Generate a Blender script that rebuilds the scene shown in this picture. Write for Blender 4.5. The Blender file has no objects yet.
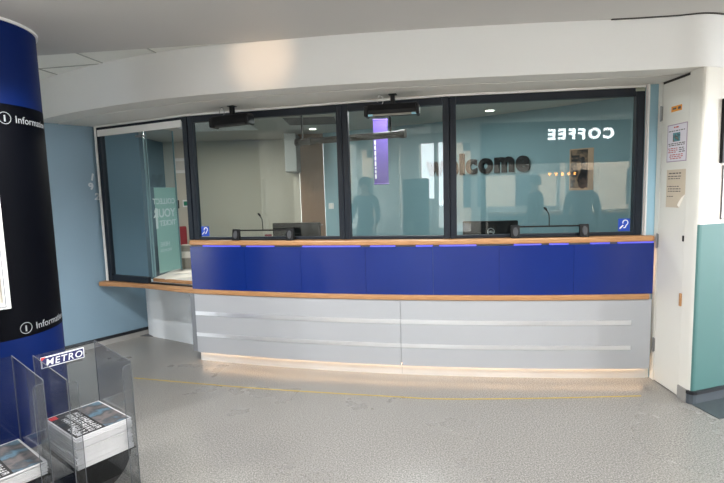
import bpy, bmesh, math, random
from mathutils import Vector, Matrix
random.seed(7)
S = bpy.context.scene
COL = S.collection
PI = math.pi
S.view_settings.view_transform = 'Standard'
S.view_settings.look = 'None'
S.view_settings.gamma = 1.0
S.view_settings.use_curve_mapping = False
S.view_settings.exposure = 0.0

# ------------------------------------------------------------------ materials
def lin(c):
    return tuple((v / 12.92 if v <= 0.04045 else ((v + 0.055) / 1.055) ** 2.4) for v in [x / 255 for x in c]) + (1.0,)

def mat(name, rgb, rough=0.5, metal=0.0, spec=0.5, var=0.0, scale=8.0, bump=0.0, bscale=60.0, emit=None, estr=0.0, coat=0.0):
    m = bpy.data.materials.new(name); m.use_nodes = True
    nt = m.node_tree; b = nt.nodes['Principled BSDF']
    b.inputs['Base Color'].default_value = lin(rgb)
    b.inputs['Roughness'].default_value = rough
    b.inputs['Metallic'].default_value = metal
    b.inputs['Specular IOR Level'].default_value = spec
    b.inputs['Coat Weight'].default_value = coat
    if emit is not None:
        b.inputs['Emission Color'].default_value = lin(emit)
        b.inputs['Emission Strength'].default_value = estr
    if var > 0 or bump > 0:
        tc = nt.nodes.new('ShaderNodeTexCoord')
    if var > 0:
        n = nt.nodes.new('ShaderNodeTexNoise'); n.inputs['Scale'].default_value = scale; n.inputs['Detail'].default_value = 5
        nt.links.new(tc.outputs['Object'], n.inputs['Vector'])
        mx = nt.nodes.new('ShaderNodeMix'); mx.data_type = 'RGBA'
        c = lin(rgb)
        mx.inputs['A'].default_value = tuple(v * (1 - var) for v in c[:3]) + (1,)
        mx.inputs['B'].default_value = tuple(min(1, v * (1 + var)) for v in c[:3]) + (1,)
        nt.links.new(n.outputs['Fac'], mx.inputs['Factor'])
        nt.links.new(mx.outputs['Result'], b.inputs['Base Color'])
    if bump > 0:
        n2 = nt.nodes.new('ShaderNodeTexNoise'); n2.inputs['Scale'].default_value = bscale; n2.inputs['Detail'].default_value = 4
        nt.links.new(tc.outputs['Object'], n2.inputs['Vector'])
        bp = nt.nodes.new('ShaderNodeBump'); bp.inputs['Strength'].default_value = bump; bp.inputs['Distance'].default_value = 0.01
        nt.links.new(n2.outputs['Fac'], bp.inputs['Height'])
        nt.links.new(bp.outputs['Normal'], b.inputs['Normal'])
    return m

def glass(name, tint, ior=1.5, rough=0.0):
    m = bpy.data.materials.new(name); m.use_nodes = True
    nt = m.node_tree; nt.nodes.remove(nt.nodes['Principled BSDF'])
    out = nt.nodes['Material Output']
    tr = nt.nodes.new('ShaderNodeBsdfTransparent'); tr.inputs['Color'].default_value = (*tint, 1)
    gl = nt.nodes.new('ShaderNodeBsdfGlossy'); gl.inputs['Roughness'].default_value = rough
    # Schlick reflectance, the same from either side of the sheet
    lw = nt.nodes.new('ShaderNodeLayerWeight'); lw.inputs['Blend'].default_value = .5
    pw = nt.nodes.new('ShaderNodeMath'); pw.operation = 'POWER'; pw.inputs[1].default_value = 5
    f0 = ((ior - 1) / (ior + 1)) ** 2
    ml = nt.nodes.new('ShaderNodeMath'); ml.operation = 'MULTIPLY_ADD'; ml.inputs[1].default_value = 1 - f0; ml.inputs[2].default_value = f0
    nt.links.new(lw.outputs['Facing'], pw.inputs[0]); nt.links.new(pw.outputs[0], ml.inputs[0])
    mx = nt.nodes.new('ShaderNodeMixShader')
    nt.links.new(ml.outputs[0], mx.inputs['Fac']); nt.links.new(tr.outputs['BSDF'], mx.inputs[1]); nt.links.new(gl.outputs['BSDF'], mx.inputs[2])
    nt.links.new(mx.outputs['Shader'], out.inputs['Surface'])
    return m

def wood_mat(name, a, b_, scale=(1, 1, 1), rough=0.4):
    m = mat(name, a, rough); nt = m.node_tree; b = nt.nodes['Principled BSDF']
    tc = nt.nodes.new('ShaderNodeTexCoord'); mp = nt.nodes.new('ShaderNodeMapping'); mp.inputs['Scale'].default_value = scale
    n = nt.nodes.new('ShaderNodeTexNoise'); n.inputs['Scale'].default_value = 6; n.inputs['Detail'].default_value = 6
    r = nt.nodes.new('ShaderNodeValToRGB'); r.color_ramp.elements[0].position = 0.3; r.color_ramp.elements[1].position = 0.7
    r.color_ramp.elements[0].color = lin(a); r.color_ramp.elements[1].color = lin(b_)
    nt.links.new(tc.outputs['Object'], mp.inputs['Vector']); nt.links.new(mp.outputs['Vector'], n.inputs['Vector'])
    nt.links.new(n.outputs['Fac'], r.inputs['Fac']); nt.links.new(r.outputs['Color'], b.inputs['Base Color'])
    return m

def floor_mat():
    m = mat('speckled_vinyl', (150, 147, 141), 0.33, spec=0.5); nt = m.node_tree; b = nt.nodes['Principled BSDF']
    tc = nt.nodes.new('ShaderNodeTexCoord')
    n = nt.nodes.new('ShaderNodeTexNoise'); n.inputs['Scale'].default_value = 120; n.inputs['Detail'].default_value = 3; n.inputs['Roughness'].default_value = .7
    r = nt.nodes.new('ShaderNodeValToRGB')
    e = r.color_ramp.elements; e[0].position = 0.36; e[0].color = lin((94, 92, 88)); e[1].position = 0.66; e[1].color = lin((176, 173, 167))
    x = r.color_ramp.elements.new(0.5); x.color = lin((137, 134, 129))
    n2 = nt.nodes.new('ShaderNodeTexNoise'); n2.inputs['Scale'].default_value = 1.3; n2.inputs['Detail'].default_value = 5
    mr = nt.nodes.new('ShaderNodeMapRange'); mr.inputs['To Min'].default_value = .95; mr.inputs['To Max'].default_value = 1.05
    mx = nt.nodes.new('ShaderNodeMix'); mx.data_type = 'RGBA'; mx.blend_type = 'MULTIPLY'; mx.inputs['Factor'].default_value = 1
    L = nt.links.new
    L(tc.outputs['Object'], n.inputs['Vector']); L(tc.outputs['Object'], n2.inputs['Vector']); L(n.outputs['Fac'], r.inputs['Fac'])
    L(n2.outputs['Fac'], mr.inputs['Value']); L(r.outputs['Color'], mx.inputs['A']); L(mr.outputs['Result'], mx.inputs['B'])
    L(mx.outputs['Result'], b.inputs['Base Color'])
    mr2 = nt.nodes.new('ShaderNodeMapRange'); mr2.inputs['To Min'].default_value = .25; mr2.inputs['To Max'].default_value = .31
    L(n2.outputs['Fac'], mr2.inputs['Value']); L(mr2.outputs['Result'], b.inputs['Roughness'])
    return m

def photo_mat(name, cols, scale):
    m = mat(name, cols[0], .6); nt = m.node_tree; b = nt.nodes['Principled BSDF']
    tc = nt.nodes.new('ShaderNodeTexCoord'); n = nt.nodes.new('ShaderNodeTexNoise'); n.inputs['Scale'].default_value = scale; n.inputs['Detail'].default_value = 4
    r = nt.nodes.new('ShaderNodeValToRGB'); k = len(cols)
    el = r.color_ramp.elements
    el[0].position = .3; el[0].color = lin(cols[0]); el[1].position = .7; el[1].color = lin(cols[-1])
    for i in range(1, k - 1):
        q = el.new(.3 + .4 * i / (k - 1)); q.color = lin(cols[i])
    nt.links.new(tc.outputs['Object'], n.inputs['Vector']); nt.links.new(n.outputs['Fac'], r.inputs['Fac']); nt.links.new(r.outputs['Color'], b.inputs['Base Color'])
    return m

M = dict(
    floor=floor_mat(),
    ceil=mat('ceiling_paint', (200, 198, 195), .8, var=.03, scale=1.2),
    tile=mat('ceiling_tile', (240, 240, 234), .9, bump=.15, bscale=150),
    tbar=mat('tile_joint', (172, 172, 166), .6),
    fascia=mat('white_fascia_paint', (226, 227, 226), .5, var=.02, scale=1.5),
    soffit=mat('soffit_paint', (226, 224, 219), .6, var=.02, scale=2),
    groove=mat('dark_joint', (60, 58, 56), .8),
    bluewall=mat('blue_grey_wall_paint', (118, 144, 161), .5, var=.05, scale=2.5),
    paleblue=mat('pale_blue_wall_paint', (160, 198, 216), .5, var=.03, scale=4),
    teal=mat('teal_dado_paint', (70, 114, 113), .5, var=.03, scale=3),
    white=mat('white_gloss_paint', (226, 224, 216), .4, var=.02, scale=4),
    trimw=mat('white_trim', (232, 232, 230), .45),
    frame=mat('anthracite_aluminium', (24, 32, 42), .42, spec=.3, var=.05, scale=20),
    glass=glass('window_glass', (.86, .91, .91), 1.55),
    glassclear=glass('sliding_glass', (.86, .91, .93), 1.6),
    acrylic=glass('clear_acrylic', (.85, .86, .87), 1.42),
    acrylic_edge=mat('acrylic_edge', (88, 91, 95), .4, spec=.3),
    smoked=glass('smoked_acrylic', (.45, .46, .48), 1.4),
    wood=wood_mat('beech_edging', (164, 118, 76), (190, 144, 100), (2, 2, 30)),
    blue=mat('blue_laminate', (12, 40, 116), .24, spec=.5, var=.08, scale=3),
    grey=mat('light_grey_laminate', (172, 175, 180), .4, var=.02, scale=4),
    endgrey=mat('dark_grey_end_panel', (120, 124, 130), .45),
    recess=mat('white_curved_laminate', (232, 238, 243), .35),
    metal=mat('brushed_steel_strip', (232, 235, 239), .32, metal=.72, var=.05, scale=3),
    kick=mat('brushed_steel_kickplate', (226, 226, 225), .4, metal=.5, var=.1, scale=5),
    ledw=mat('warm_led', (255, 214, 160), .5, emit=(255, 208, 158), estr=17.0),
    ledb=mat('violet_led', (120, 120, 255), .5, emit=(66, 76, 220), estr=.75),
    yellow=mat('yellow_floor_tape', (196, 168, 70), .6, var=.2, scale=30),
    colblue=mat('column_blue_wrap', (2, 27, 84), .5, spec=.12, var=.04, scale=2),
    colblack=mat('column_black_band', (2, 3, 8), .55, spec=.06),
    silver=mat('silver_lettering', (150, 153, 156), .5),
    metrow=mat('white_vinyl', (240, 240, 242), .4),
    metrob=mat('navy_vinyl', (18, 22, 88), .35),
    red=mat('red_vinyl', (205, 40, 45), .4),
    paper=mat('newsprint', (194, 193, 194), .85, var=.06, scale=40),
    ink=mat('black_ink', (28, 27, 27), .7, var=.1, scale=30),
    newsphoto=photo_mat('newspaper_photo', [(44, 50, 56), (84, 112, 128), (64, 66, 70), (106, 98, 96), (58, 62, 70)], 9),
    black=mat('black_plastic', (10, 12, 15), .45, spec=.3, var=.05, scale=20),
    screen=mat('monitor_back', (7, 9, 12), .5, spec=.2),
    meshg=mat('speaker_mesh', (70, 72, 76), .6, bump=.4, bscale=400),
    sticker=mat('blue_sticker', (28, 72, 178), .4),
    orange=mat('orange_sticker', (238, 156, 30), .5),
    notice=mat('white_notice_paper', (222, 218, 226), .7, var=.03, scale=20),
    noticeb=mat('lilac_notice_border', (170, 150, 170), .7),
    beige=mat('beige_notice_paper', (206, 192, 172), .75, var=.04, scale=14),
    txtgrey=mat('grey_print', (90, 85, 85), .7),
    txtred=mat('red_print', (190, 90, 90), .7),
    steel=mat('hinge_steel', (150, 150, 150), .35, metal=1),
    skirt=mat('dark_grey_skirting', (70, 78, 86), .5, var=.1, scale=90),
    skirtl=mat('grey_coved_skirting', (150, 149, 146), .5, var=.1, scale=90),
    skirttop=mat('black_skirting_cap', (14, 18, 26), .4),
    doormat=mat('dark_slate_vinyl', (66, 76, 80), .6, var=.15, scale=80),
    officeteal=mat('office_teal_wall', (136, 172, 182), .55, var=.02, scale=2),
    taupe=mat('office_cream_wall', (196, 190, 176), .6, var=.03, scale=2),
    officedark=mat('office_blue_grey_wall', (92, 116, 130), .5, var=.03, scale=2),
    officeceil=mat('office_ceiling', (205, 200, 190), .85, var=.03, scale=3),
    brown=wood_mat('brown_door_wood', (120, 90, 66), (138, 105, 80), (8, 8, 1)),
    officefloor=mat('office_carpet', (88, 90, 94), .9, var=.2, scale=100),
    letter=mat('dark_letter', (6, 8, 11), .5, spec=.2),
    lamp=mat('lamp_diffuser', (255, 250, 240), .5, emit=(255, 246, 232), estr=6.0),
    posterp=photo_mat('poster_print', [(38, 34, 34), (72, 62, 54), (150, 122, 96), (48, 44, 46), (120, 108, 96)], 7),
    posterb=mat('poster_border', (200, 168, 140), .6),
    greenposter=mat('green_poster_print', (196, 232, 216), .5),
    greentext=mat('pale_green_print', (232, 242, 238), .5),
    deskw=mat('white_desktop', (222, 220, 214), .4),
    green=mat('green_exit_sign', (30, 120, 90), .5),
    lobbywall=mat('lobby_wall_paint', (216, 213, 206), .7, var=.03, scale=2),
    lobbyceil=mat('lobby_ceiling_paint', (214, 212, 206), .8),
    kiosk=mat('kiosk_fascia', (34, 44, 48), .5),
    kiosklet=mat('lit_sign_letters', (255, 255, 255), .5, emit=(255, 255, 255), estr=16.0),
    bulb=mat('warm_bulb', (255, 190, 110), .5, emit=(255, 170, 80), estr=22.0),
    purple=mat('purple_banner_cloth', (84, 62, 146), .7),
    totem=mat('grey_green_totem', (70, 92, 92), .5),
    skin=mat('skin', (196, 150, 126), .55),
    cloth1=mat('charcoal_coat', (36, 38, 44), .8), cloth2=mat('navy_jacket', (30, 36, 54), .8),
    cloth3=mat('grey_jumper', (84, 84, 88), .85), jeans=mat('dark_trousers', (34, 38, 50), .85),
    hair=mat('dark_hair', (30, 24, 20), .6), shoe=mat('black_shoe', (20, 20, 20), .5),
    asphalt=mat('street_paving', (186, 184, 180), .9, var=.1, scale=3),
    brick=mat('street_stone_front', (196, 172, 148), .8, var=.08, scale=3),
    cream=mat('cream_sheet', (236, 232, 222), .7),
    cap=mat('frame_corner_cap', (150, 156, 142), .5),
    bag=mat('black_fabric', (20, 22, 26), .8), redc=mat('dark_red_card', (128, 40, 48), .6),
    scuff=mat('scratch_white', (190, 200, 206), .7),
)

# ------------------------------------------------------------------ mesh helpers
def add_box(bm, x0, x1, y0, y1, z0, z1, mtx=None, mi=0):
    vs = [bm.verts.new((x, y, z)) for x in (x0, x1) for y in (y0, y1) for z in (z0, z1)]
    if mtx is not None:
        for v in vs: v.co = mtx @ v.co
    for q in ((0, 1, 3, 2), (4, 6, 7, 5), (0, 4, 5, 1), (2, 3, 7, 6), (0, 2, 6, 4), (1, 5, 7, 3)):
        f = bm.faces.new([vs[i] for i in q]); f.material_index = mi
    return vs

def add_prism(bm, pts, z0, z1, mi=0, mtx=None):          # plan outline (counter-clockwise) extruded in z
    a = [bm.verts.new((p[0], p[1], z0)) for p in pts]; b = [bm.verts.new((p[0], p[1], z1)) for p in pts]
    n = len(pts)
    if mtx is not None:
        for v in a + b: v.co = mtx @ v.co
    bm.faces.new(a[::-1]).material_index = mi; bm.faces.new(b).material_index = mi
    for i in range(n):
        f = bm.faces.new((a[i], a[(i + 1) % n], b[(i + 1) % n], b[i])); f.material_index = mi

def add_tube(bm, pts, r, seg=10, mi=0):
    pts = [Vector(p) for p in pts]; rings = []
    rr = r if isinstance(r, (list, tuple)) else [r] * len(pts)
    up = Vector((0.13, 0.31, 1)).normalized()
    for i, p in enumerate(pts):
        t = (pts[min(i + 1, len(pts) - 1)] - pts[max(i - 1, 0)]).normalized()
        u = t.cross(up)
        if u.length < 1e-3: u = t.cross(Vector((1, 0, 0)))
        u.normalize(); v = t.cross(u)
        rings.append([bm.verts.new(p + (u * math.cos(2 * PI * k / seg) + v * math.sin(2 * PI * k / seg)) * rr[i]) for k in range(seg)])
    for a, b in zip(rings, rings[1:]):
        for k in range(seg):
            bm.faces.new((a[k], a[(k + 1) % seg], b[(k + 1) % seg], b[k])).material_index = mi
    bm.faces.new(rings[0][::-1]).material_index = mi; bm.faces.new(rings[-1]).material_index = mi

def add_lathe(bm, prof, cx=0, cy=0, seg=32, mi=0):        # prof: (r, z) list bottom to top
    rings = [[bm.verts.new((cx + r * math.cos(2 * PI * k / seg), cy + r * math.sin(2 * PI * k / seg), z)) for k in range(seg)] for r, z in prof]
    for a, b in zip(rings, rings[1:]):
        for k in range(seg):
            bm.faces.new((a[k], a[(k + 1) % seg], b[(k + 1) % seg], b[k])).material_index = mi
    bm.faces.new(rings[0][::-1]).material_index = mi; bm.faces.new(rings[-1]).material_index = mi

def obj(name, bm, m, parent=None, bevel=0.0, smooth=False, recalc=True, world=False):
    if recalc: bmesh.ops.recalc_face_normals(bm, faces=bm.faces)
    me = bpy.data.meshes.new(name); bm.to_mesh(me); bm.free()
    for x in (m if isinstance(m, (list, tuple)) else [m]): me.materials.append(x)
    o = bpy.data.objects.new(name, me); COL.objects.link(o)
    if parent is not None:
        o.parent = parent
        if world: o.matrix_parent_inverse = parent_world(parent).inverted()
    if bevel > 0:
        b = o.modifiers.new('bevel', 'BEVEL'); b.width = bevel; b.segments = 2; b.limit_method = 'ANGLE'; b.angle_limit = math.radians(40)
    if smooth:
        for p in me.polygons: p.use_smooth = True
    return o

def parent_world(p):
    mw = p.matrix_basis.copy()
    if p.parent is not None:
        mw = parent_world(p.parent) @ p.matrix_parent_inverse @ mw
    return mw

def thing(name, label, cat, loc=(0, 0, 0), rotz=0.0, group=None):
    o = bpy.data.objects.new(name, None); COL.objects.link(o); o.location = loc; o.rotation_euler = (0, 0, rotz)
    o.empty_display_size = .1
    return tag(o, label, cat, group)

def tag(o, label, cat, group=None):
    o['label'] = label; o['category'] = cat
    if group: o['group'] = group
    return o

def struct(o):
    o['kind'] = 'structure'; return o

def sempty(name, loc=(0, 0, 0)):
    o = bpy.data.objects.new(name, None); COL.objects.link(o); o.location = loc; o.empty_display_size = .1
    return struct(o)

def text_bm(body, size, extrude=0.001, bold=0.0, shear=0.0, align='LEFT', mtx=None, spacing=1.0):
    cu = bpy.data.curves.new('t', 'FONT'); cu.body = body; cu.size = size; cu.extrude = extrude; cu.offset = bold; cu.shear = shear
    cu.align_x = align; cu.space_character = spacing; cu.resolution_u = 4
    o = bpy.data.objects.new('t', cu); COL.objects.link(o)
    dg = bpy.context.evaluated_depsgraph_get(); dg.update()
    me = bpy.data.meshes.new_from_object(o.evaluated_get(dg))
    bm = bmesh.new(); bm.from_mesh(me)
    bpy.data.objects.remove(o); bpy.data.curves.remove(cu); bpy.data.meshes.remove(me)
    if mtx is not None: bmesh.ops.transform(bm, matrix=mtx, verts=bm.verts)
    return bm

def frame_mtx(origin, xdir, zdir=(0, 0, 1)):             # local x along xdir, local y along zdir, local z out of the surface
    x = Vector(xdir).normalized(); y = Vector(zdir).normalized(); z = x.cross(y)
    m = Matrix((x, y, z)).transposed().to_4x4(); m.translation = Vector(origin); return m

def wall_mtx(origin, xdir):                               # local x along wall, y into the wall (away from viewer), z up
    x = Vector((xdir[0], xdir[1], 0)).normalized(); z = Vector((0, 0, 1)); y = z.cross(x)
    m = Matrix((x, y, z)).transposed().to_4x4(); m.translation = Vector(origin); return m

def catmull(P, n=12):
    P = [Vector((p[0], p[1], 0)) for p in P]; out = []
    Q = [2 * P[0] - P[1]] + P + [2 * P[-1] - P[-2]]
    for i in range(1, len(Q) - 2):
        a, b, c, d = Q[i - 1:i + 3]
        for k in range(n):
            t = k / n
            out.append(.5 * ((2 * b) + (c - a) * t + (2 * a - 5 * b + 4 * c - d) * t * t + (3 * b - a - 3 * c + d) * t ** 3))
    out.append(P[-1]); return [(p.x, p.y) for p in out]

def normals(L):
    out = []
    for i in range(len(L)):
        a = Vector(L[max(i - 1, 0)]); b = Vector(L[min(i + 1, len(L) - 1)]); t = (b - a).normalized(); out.append(Vector((-t.y, t.x)))
    return out

def offset(L, d):
    return [(p[0] + n.x * d, p[1] + n.y * d) for p, n in zip(L, normals(L))]

def sweep(bm, L, d0, d1, z0, z1, mi=0):                  # band along plan line L between inward offsets d0 and d1
    A = offset(L, d0); B = offset(L, d1)
    r = [[bm.verts.new((*A[i], z0)), bm.verts.new((*B[i], z0)), bm.verts.new((*B[i], z1)), bm.verts.new((*A[i], z1))] for i in range(len(L))]
    for a, b in zip(r, r[1:]):
        for k in range(4):
            bm.faces.new((a[k], a[(k + 1) % 4], b[(k + 1) % 4], b[k])).material_index = mi
    bm.faces.new(r[0]).material_index = mi; bm.faces.new(r[-1][::-1]).material_index = mi

def yc(x): return .041 * x * x - .218 * x + 3.828
def carc(x0, x1, n=24): return [(x0 + (x1 - x0) * i / n, yc(x0 + (x1 - x0) * i / n)) for i in range(n + 1)]
def rounded(L, d0, d1, r, left=True, right=True):         # plan outline of a band with rounded front corners
    F = offset(L, d0); B = offset(L, d1)
    def corner(F, first):
        i, j = (0, 1) if first else (-1, -2)
        p = Vector(F[i]); t = (Vector(F[j]) - p).normalized(); n = normals(L)[i]
        return [tuple(p + t * (r - r * math.cos(a)) + n * (r - r * math.sin(a))) for a in [k * PI / 2 / 6 for k in range(7)]]
    out = []
    if left: out += corner(F, True); f0 = [q for q in F[1:] if (Vector(q) - Vector(F[0])).length > r * 1.05]
    else: f0 = F[:]
    if right:
        f0 = [q for q in f0 if (Vector(q) - Vector(F[-1])).length > r * 1.05]
        out += [q for q in f0 if not (q == F[-1])] + corner(F, False)[::-1]
    else: out += f0
    return out + B[::-1]

# ------------------------------------------------------------------ shell: floor and ceilings
ZC = 2.55; ZS = 2.227
bm = bmesh.new(); add_box(bm, -6.2, 6.7, -8.7, 8.4, -.12, 0); struct(obj('floor', bm, M['floor']))
fasc = catmull([(-3.3, 4.78), (-2.77, 4.344), (-2.054, 3.916), (-1.305, 3.597), (-.394, 3.383), (.284, 3.289), (1.06, 3.222), (1.585, 3.197), (2.0, 3.160), (2.205, 3.126), (2.5, 3.216), (3.4, 3.504)], 10)
# plaster ceiling, its far edge runs straight across in front of the tiles
bm = bmesh.new(); add_prism(bm, [(-6.2, -.35), (6.7, -.35), (6.7, 5.0), (2.6, 3.6), (-.3, 3.6), (-.45, 3.402), (-.973, 3.459), (-2.285, 3.604), (-3.6, 3.75), (-6.2, 4.0)], ZC, ZC + .45)
struct(obj('ceiling', bm, M['ceil']))
bm = bmesh.new(); add_box(bm, -6.2, .2, 3.38, 5.4, ZC + .012, ZC + .05); tiles = struct(obj('ceiling', bm, M['tile']))
bm = bmesh.new()
for a, b in (((-2.035, 3.569), (-1.94, 4.2)), ((-1.495, 3.515), (-1.40, 4.15)), ((-2.62, 3.62), (-2.52, 4.3)), ((-3.2, 4.098), (-1.2, 3.775))):
    a = Vector(a); b = Vector(b); d = (b - a).normalized(); n = Vector((-d.y, d.x)) * .006
    add_prism(bm, [a + n, a - n, b - n, b + n], ZC + .008, ZC + .0125)
obj('tile_joint', bm, M['tbar'], tiles)
bm = bmesh.new(); add_box(bm, -6.2, 6.7, -8.7, -.35, 3.4, 3.55); struct(obj('ceiling', bm, M['lobbyceil']))
bm = bmesh.new(); add_box(bm, -6.2, 6.7, -.45, -.35, ZC + .45, 3.4); struct(obj('trim_1', bm, M['fascia']))
# curved bulkhead above the counter
bm = bmesh.new(); sweep(bm, fasc, 0, .12, ZS, ZC + .02); bh = struct(obj('wall_bulkhead', bm, M['fascia'], smooth=True)); es = bh.modifiers.new('e', 'EDGE_SPLIT'); es.split_angle = math.radians(40)
jl = [q for q in fasc if 1.62 < q[0] < 2.9]
bm = bmesh.new(); sweep(bm, jl, -.014, -.001, ZC - .006, ZC - .0005); struct(obj('trim_10', bm, M['groove']))
winline = [(-3.2, 5.19), (-2.60, 4.885), (-1.50, 4.33), (-.13, 3.97), (.70, 3.78), (2.12, 3.64), (2.6, 3.6)]
f2 = offset(fasc, .19)
bm = bmesh.new(); add_prism(bm, [(p[0], p[1]) for p in offset(fasc, .003)] + f2[::-1], ZS - .001, ZS + .03)
so = struct(obj('trim_2', bm, M['soffit']))
bm = bmesh.new(); back = [(2.6, 3.9), (.7, 3.95), (-.13, 4.12), (-1.5, 4.48), (-3.2, 5.3)]
add_prism(bm, offset(fasc, .197) + back, ZS - .004, ZS + .03); struct(obj('trim_3', bm, M['soffit']))
bm = bmesh.new(); add_prism(bm, offset(fasc, .15) + offset(fasc, .24)[::-1], ZS + .031, ZS + .05); struct(obj('trim_4', bm, M['groove']))

# ------------------------------------------------------------------ left blue wall, right wall
bm = bmesh.new()
A = Vector((-2.404, 5.201)); D = Vector((-.411, -.506)).normalized()
A0 = A - D * .06; B0 = A + D * 3.1; Nn = Vector((D.y, -D.x)) * 1.0
nb = Vector((-D.y, D.x)) * .12
if nb.x > 0: nb = -nb
add_prism(bm, [A0, B0, B0 + nb, A0 + nb], 0, ZC + .04); struct(obj('wall_left', bm, M['bluewall']))
bm = bmesh.new(); fr = -nb.normalized()
a, b = A - D * .02, B0
add_prism(bm, [a, b, b + fr * .012, a + fr * .012], 0, .055, 0); add_prism(bm, [a, b, b + fr * .016, a + fr * .016], .055, .085, 1)
struct(obj('baseboard_left', bm, [M['skirtl'], M['skirttop']]))
# the digits painted on the blue wall
tw = thing('wall_number', 'small pale digits 1 9 2 marked one below another on the blue wall', 'number')
def wall_left_pt(px_dir, z): return None
def on_left(dx, dy):                                      # meet the left wall from the camera along a plan direction
    # (0,0)+t(dx,dy) on A + s D
    det = dx * (-D.y) - dy * (-D.x); t = (A.x * (-D.y) - A.y * (-D.x)) / det
    return Vector((dx * t, dy * t))
for ch, px, py, rot in (('1', 92.5, 177, -12), ('9', 92, 187, 14), ('2', 96, 196.5, -8)):
    q = on_left((px - 362) / 480 + .003, 1.0); zz = 1.5 - (py - 196.3) * q.y / 480 + .005
    m_ = frame_mtx((q.x + fr.x * .002, q.y + fr.y * .002, zz), (-D.x, -D.y, 0)) @ Matrix.Rotation(math.radians(rot), 4, 'Z')
    obj('digit', text_bm(ch, .092, .0008, .004, mtx=m_), M['scuff'], tw)

bm = bmesh.new()
plan = [(2.26, 3.75), (2.226, 3.25), (2.194, 3.245), (2.196, 3.18), (2.198, 3.155), (2.203, 3.138), (2.213, 3.131), (2.23, 3.133), (6.6, 4.53), (6.6, 5.2), (3.2, 5.2), (2.6, 4.2)]
def wall_lvl(bm, plan, z0, z1, teal):
    n = len(plan); a = [bm.verts.new((*p, z0)) for p in plan]; b = [bm.verts.new((*p, z1)) for p in plan]
    for i in range(n):
        f = bm.faces.new((a[i], b[i], b[(i + 1) % n], a[(i + 1) % n])); f.material_index = 1 if (teal and i in (5, 6, 7)) else 0
    bm.faces.new(a); bm.faces.new(b[::-1])
wall_lvl(bm, plan, 0, 1.223, True); wall_lvl(bm, plan, 1.223, ZC + .02, False)
struct(obj('wall_right', bm, [M['white'], M['teal']]))
bm = bmesh.new()
sk = [(2.198, 3.155), (2.203, 3.138), (2.213, 3.131), (2.23, 3.133), (6.6, 4.53)]
so_ = offset(sk, -.012); so2 = offset(sk, -.018)
add_prism(bm, so_ + sk[::-1], 0, .068); add_prism(bm, so2 + sk[::-1], .068, .09, 1)
struct(obj('baseboard_right', bm, [M['skirt'], M['skirttop']]))
bm = bmesh.new(); add_box(bm, 2.184, 2.194, 3.155, 3.245, 0, .09); struct(obj('baseboard_post', bm, M['skirtl']))
# recess between the counter end, window and the cupboard door
bm = bmesh.new(); add_prism(bm, [(2.125, 3.617), (2.26, 3.61), (2.26, 3.75), (2.125, 3.76)], 0, ZS); struct(obj('wall_recess', bm, M['paleblue']))
bm = bmesh.new(); add_box(bm, 2.202, 2.226, 3.552, 3.60, 0, ZS - .002); add_box(bm, 2.196, 2.226, 3.243, 3.253, 2.19, ZS)
struct(obj('trim_5', bm, M['white']))
bm = bmesh.new(); add_box(bm, 2.127, 2.196, 3.604, 3.618, 0, 1.07); struct(obj('trim_6', bm, M['white']))
bm = bmesh.new(); add_box(bm, 2.122, 2.132, 3.584, 3.62, 1.114, ZS - .002); struct(obj('trim_7', bm, M['trimw']))
# cupboard door
dr = sempty('door_1', (2.2, 3.4, 0))
dm = wall_mtx((2.196, 3.243, 0), (.010, .307))            # x along the door from its free edge to the hinge
dm = Matrix.Translation((2.195, 3.2465, 0)) @ Matrix.Rotation(math.atan2(.302, .008), 4, 'Z')
bm = bmesh.new(); add_box(bm, 0, .302, -.035, 0, .006, 2.205, dm); obj('door_leaf', bm, M['white'], dr, bevel=.003, world=True)
bm = bmesh.new(); add_box(bm, .0, .302, -.03, -.002, 2.2055, 2.221, dm); obj('door_gap', bm, M['groove'], dr, world=True)
for z in (2.0, 1.075, .28):
    bm = bmesh.new(); add_box(bm, .296, .318, 0, .008, z - .05, z + .05, dm); add_tube(bm, [dm @ Vector((.306, .008, z - .055)), dm @ Vector((.306, .008, z + .055))], .006, 8)
    obj('hinge', bm, M['steel'], dr, world=True)
bm = bmesh.new(); add_box(bm, .004, .016, 0, .006, 1.1, 1.14, dm); obj('latch', bm, M['black'], dr, world=True)
bm = bmesh.new(); add_box(bm, .0, .018, 0, .012, .65, .74, dm); obj('wood_pull', bm, M['wood'], dr, bevel=.003, world=True)

# ------------------------------------------------------------------ door papers and right wall notices
def door_sheet(name, label, cat, x0, x1, z0, z1, m_):
    t = thing(name, label, cat, dm @ Vector(((x0 + x1) / 2, .001, z0)))
    return t
SX = .302
def flip(x): return x
t = thing('sticker', 'small orange sticker high on the white cupboard door', 'sticker', dm @ Vector((.16, .001, 2.0)))
bm = bmesh.new(); add_box(bm, .08, .195, .0005, .0018, 1.992, 2.030, dm); obj('backing', bm, M['orange'], t, world=True)
bm = bmesh.new(); add_box(bm, .09, .12, .0018, .0024, 2.002, 2.020, dm); add_box(bm, .14, .18, .0018, .0024, 2.006, 2.018, dm); obj('print', bm, M['txtgrey'], t, world=True)
t = thing('notice', 'white printed notice with a small picture taped to the cupboard door', 'notice', dm @ Vector((.12, .001, 1.65)))
bm = bmesh.new(); add_box(bm, .012, .230, .0005, .0015, 1.646, 1.905, dm); obj('sheet', bm, M['noticeb'], t, world=True)
bm = bmesh.new(); add_box(bm, .019, .223, .0015, .0019, 1.652, 1.899, dm); obj('page', bm, M['notice'], t, world=True)
bm = bmesh.new(); add_box(bm, .085, .165, .0019, .0024, 1.785, 1.845, dm); obj('picture', bm, photo_mat('notice_picture', [(40, 60, 66), (90, 150, 160), (60, 80, 84), (150, 130, 110)], 40), t, world=True)
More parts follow.
